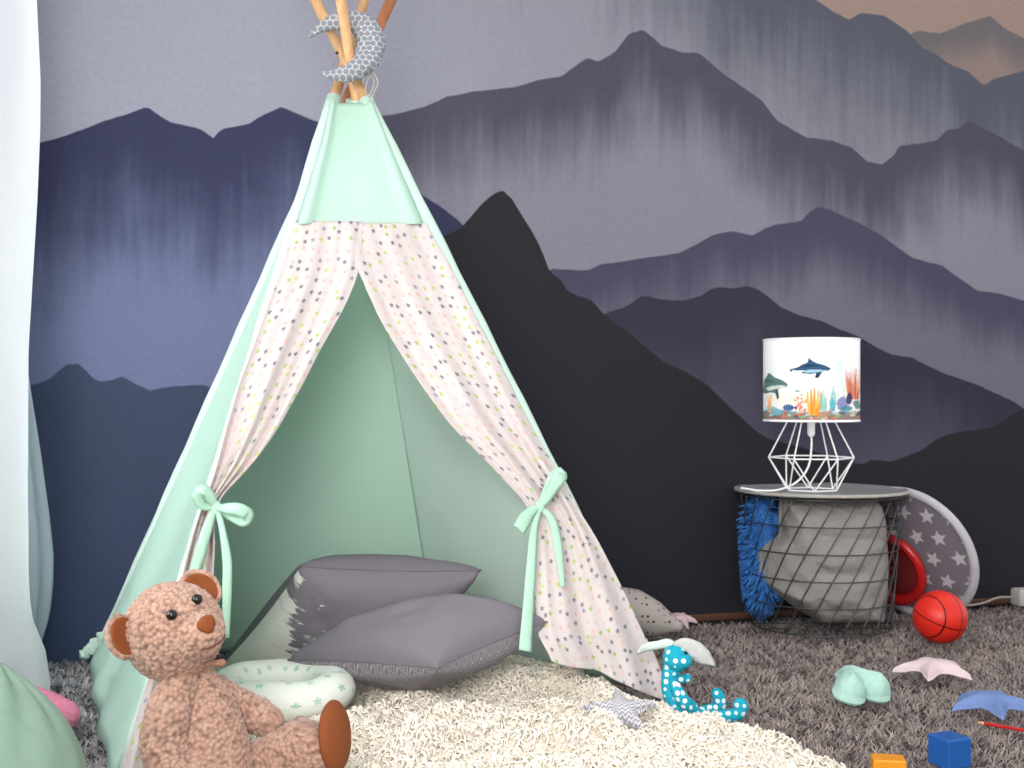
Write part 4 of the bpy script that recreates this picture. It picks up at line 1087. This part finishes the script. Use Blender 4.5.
# ================================================================== RABBIT
rt = starprint('turquoise_dotted_cotton', (34,164,186), [(226,244,246)], scale=62, r=.34, rnd=.25, coord='Object', dims='3D', star=False, wr=.15, ws=40)
rb = thing('toy_rabbit', 'turquoise white dotted toy rabbit slumped beside the tent foot', 'soft toy', (P(680,712,2.60)[0], 2.60, .03))
DR = 2.60; SRb = DR/F
def rtube(name, pts, rad, mat=rt, par=rb, flat=1, n=40, seg=24):
    V, f, uv = tube([P(*p) for p in pts], np.array(rad)*SRb, seg, n=n, cap='round', flat=flat); return mo(name, V, f, mat, par, uv=uv)
rtube('body', [(671,670,DR),(669,682,DR),(673,694,DR-.005),(680,705,DR-.01),(688,710,DR-.015)], [8.5,8,10.5,12.5,11])
v, f = ell(P(676,658,DR), (.029,.029,.031), nu=32, nv=24); hd = mo('head', v, f, rt, rb)
v, f = ell(P(684,660,DR-.012), (.018,.018,.018), nu=24, nv=18); mo('snout', v, f, rt, hd)
em = plain('rabbit_eye_black', (20,22,26), .3)
for x, y, d in ((686,653,DR-.022), (690,657,DR-.012)):
    v, f = ell(P(x, y, d), (.0035,)*3, nu=10, nv=8); mo('eye', v, f, em, hd)
earm = cloth('pale_mint_ear', (206,220,210), .3, 40, 900); eargr = cloth('pale_grey_ear', (196,198,194), .3, 40, 900)
def earflap(c, w, m):
    q, ww = smoothpath([P(*p) for p in c], np.array(w)*SRb, 40); T = np.gradient(q, axis=0); S = np.cross(T, A(0,1,0)); S /= np.linalg.norm(S, axis=1)[:, None]
    V = [q[k]+S[k]*ww[k]*s+A(0,-.004*(1-s*s),0) for k in range(40) for s in (-1,-.5,0,.5,1)]; mo('ear', V, gridf(5, 40), m, rb, solid=.004)
earflap([(676,648,DR),(668,643,DR+.004),(658,645,DR+.01),(647,647,DR+.015),(638,652,DR+.03)], [3,4,4,4,2], earm)
earflap([(674,645,DR-.004),(684,644,DR-.012),(695,650,DR-.016),(705,658,DR-.016),(714,665,DR-.014)], [2.5,6,9,7.5,1], eargr)
rtube('arm', [(674,684,DR-.02),(678,692,DR-.032),(684,702,DR-.034),(689,708,DR-.03)], [5,6.5,7,6])
rtube('arm', [(677,679,DR+.012),(684,679,DR+.01),(687,678,DR+.006)], [4,4.5,4.5])
rtube('leg', [(686,710,DR+.02),(700,712,DR+.025),(712,709,DR+.03),(720,706,DR+.03),(719,698,DR+.03),(717,694,DR+.03)], [7,6,6,6.5,6.5,6])
rtube('leg', [(690,714,DR-.01),(705,716,DR-.015),(722,717,DR-.02),(737,714,DR-.02),(741,707,DR-.018),(740,705,DR-.018)], [7,6,6.5,7,7.5,7])
V, f, uv = tube([P(677,686,DR-.033), P(677,686,DR-.038)], .008, 20); mo('button', V, f, plain('white_button', (232,234,230), .4), rb)

# ================================================================== SPOTTED WHALE CUSHION + PINK PLUSH TIP
wt = starprint('dotted_linen', (176,168,162), [(70,48,44),(96,60,56),(60,46,48),(112,60,50)], scale=62, r=.24, rnd=.25, coord='Object', dims='3D', star=False, wr=.2, ws=30)
wc = P(640,622,3.40)
V, f, uv = tube([P(590,604,3.42), P(610,609,3.41), P(632,616,3.40), P(655,625,3.39), P(676,631,3.38)], np.array([6,18,22,18,7])/353.0, 40, n=50, cap='round')
zc = np.interp(V[:, 0], [P(590,604,3.4)[0], P(676,631,3.4)[0]], [.045, .045]); V[:, 2] -= V[:, 2].min()-.014
o = mo('spotted_plush', V, f, wt, uv=uv); tag(o, 'beige dotted plush fish cushion lying behind the tent corner', 'cushion')
c = P(682,626,3.50)
plush('plush_star', 'pale pink plush tip showing behind the dotted cushion', 'plush star', star_outline(.05,.022,.0), A(c[0], c[1], .045), tilt(.25,.1,0), .014, plain('faded_pink_cotton', (214,184,188), .85), curl=-.01)

# ================================================================== LEFT: GREEN CUSHION, PINK POMPOM
def gf(V):
    V = V.copy(); an = np.arctan2(V[:, 1], V[:, 0]); w = 1+.018*np.sin(an*14)*np.abs(V[:, 2])**1.2+.012*vnoise(V, 2.2, 3)+.012*vnoise(V, 7, 4)
    V = V*w[:, None]; V[:, 2] = np.sign(V[:, 2])*np.abs(V[:, 2])**.95; return V
gc = P(-72,790,1.72); gR = tilt(-.25,.5,.2)
pf = thing('green_pouf', 'large pale green round floor cushion in the lower left corner', 'cushion', (gc[0], gc[1], 0))
v, f = ell((gc[0], gc[1], .152), (.225,.20,.175), gR, 120, 80, gf)
v[:, 2] = np.maximum(v[:, 2], .012)
mo('cover', v, f, cloth('pale_green_cotton', (146,174,156), .5, 7, 600, wd=.04), pf)
pp_ = gR@np.array([0,0,.175])+A(gc[0], gc[1], .152)
v, f, uv = tube([A(gc[0], gc[1], .152)+gR@np.array([.227*cos(a), .202*sin(a), 0]) for a in np.linspace(0, 2*pi, 90, endpoint=False)], .004, 8, closed=True)
v[:, 2] = np.maximum(v[:, 2], .012); mo('piping', v, f, cloth('pale_green_piping', (150,178,158), .2), pf)
c = P(62,711,2.46); q = A(c[0], c[1], .048)
pmk = plain('pink_fluffy_yarn', (232,140,168), .95, .15, 80, .6, 300, .004)
V, f, uv = tube([q+A(-.07,.01,.03), q+A(-.03,0,.015), q+A(.01,-.01,-.004)], [.022,.027,.030], 70, n=60, cap='round')
V = V+(V-q)/np.linalg.norm(V-q, axis=1)[:, None]*((.5-worley(V, .006))*.005)[:, None]
o = mo('pink_plush_toy', V, f, pmk); tag(o, 'fluffy pink plush toy peeking out behind the green floor cushion', 'soft toy')

# ================================================================== POWER STRIP
ps = thing('power_strip', 'white power strip with cable on the carpet at right wall', 'power strip', P(1022,604,3.93)*A(1,1,0)+A(0,0,.012))
v, f = box(P(1030,600,3.90)*A(1,1,0)+A(0,0,.042), (.115,.05,.055), .28, .006); mo('housing', v, f, plain('off_white_plastic', (190,184,178), .45, .03), ps)
cp = [P(1014,597,3.9)*A(1,1,0)+A(0,0,.04), P(998,600,3.90)*A(1,1,0)+A(0,0,.038), P(984,605,3.88)*A(1,1,0)+A(0,0,.025), P(970,609,3.85)*A(1,1,0)+A(0,0,.022), P(955,610,3.84)*A(1,1,0)+A(0,0,.022)]
v, f, uv = tube(cp, .0035, 8, n=30, cap='round'); mo('cable', v, f, plain('off_white_cable', (170,160,152), .5), ps)

# ================================================================== LIGHT, CAMERA
def area(name, loc, target, size, sy, power, col):
    l = bpy.data.lights.new(name, 'AREA'); l.shape = 'RECTANGLE'; l.size = size; l.size_y = sy; l.energy = power; l.color = col
    o = bpy.data.objects.new(name, l); COL.objects.link(o); o.location = loc
    from mathutils import Vector
    o.rotation_euler = (Vector(target)-Vector(loc)).to_track_quat('-Z', 'Y').to_euler(); return o
area('window_daylight', (-2.4,.8,1.6), (-.2,2.9,.5), 1.8, 1.8, 100, (1.0,.99,.985))
area('room_front_fill', (-.7,-1.3,1.5), (-.1,3,.5), 2.4, 1.8, 96, (1.0,.98,.96))  # added fill lamp behind the camera, out of view
p = lw(1.0, 1.2, -.35); t = lw(1.0, 1.2, 1.0)
area('window_behind_curtain', tuple(p), tuple(t), 1.3, 1.8, 16, (.95,.98,1.0))
area('tent_opening_fill', (-.35,.2,1.25), (-.15,3.1,.55), .8, .8, 4.5, (1.0,.99,.97))  # added lamp, out of view, to brighten the tent interior
bpy.data.lights['tent_opening_fill'].spread = math.radians(70)
pl = bpy.data.lights.new('tent_peak_fill', 'POINT'); pl.energy = .7; pl.shadow_soft_size = .06; plo = bpy.data.objects.new('tent_peak_fill', pl); COL.objects.link(plo); plo.location = (-.42, 2.78, 1.16)  # unseen lamp added near the peak to lift the interior
w = bpy.data.worlds.new('room_light'); sc.world = w; w.use_nodes = True
w.node_tree.nodes['Background'].inputs[0].default_value = (.96,.97,1.0,1); w.node_tree.nodes['Background'].inputs[1].default_value = 1.0
cam = bpy.data.cameras.new('camera'); co_ = bpy.data.objects.new('camera', cam); COL.objects.link(co_)
co_.location = (0, 0, H); co_.rotation_euler = (pi/2, 0, 0)
cam.sensor_width = 36; cam.lens = F/1024*36; cam.shift_y = (HZ-384)/1024
cam.dof.use_dof = True; cam.dof.focus_distance = 2.35; cam.dof.aperture_fstop = 7.0
cam.clip_start = .05
sc.camera = co_
sc.view_settings.view_transform = 'Standard'; sc.view_settings.look = 'None'; sc.view_settings.exposure = 0
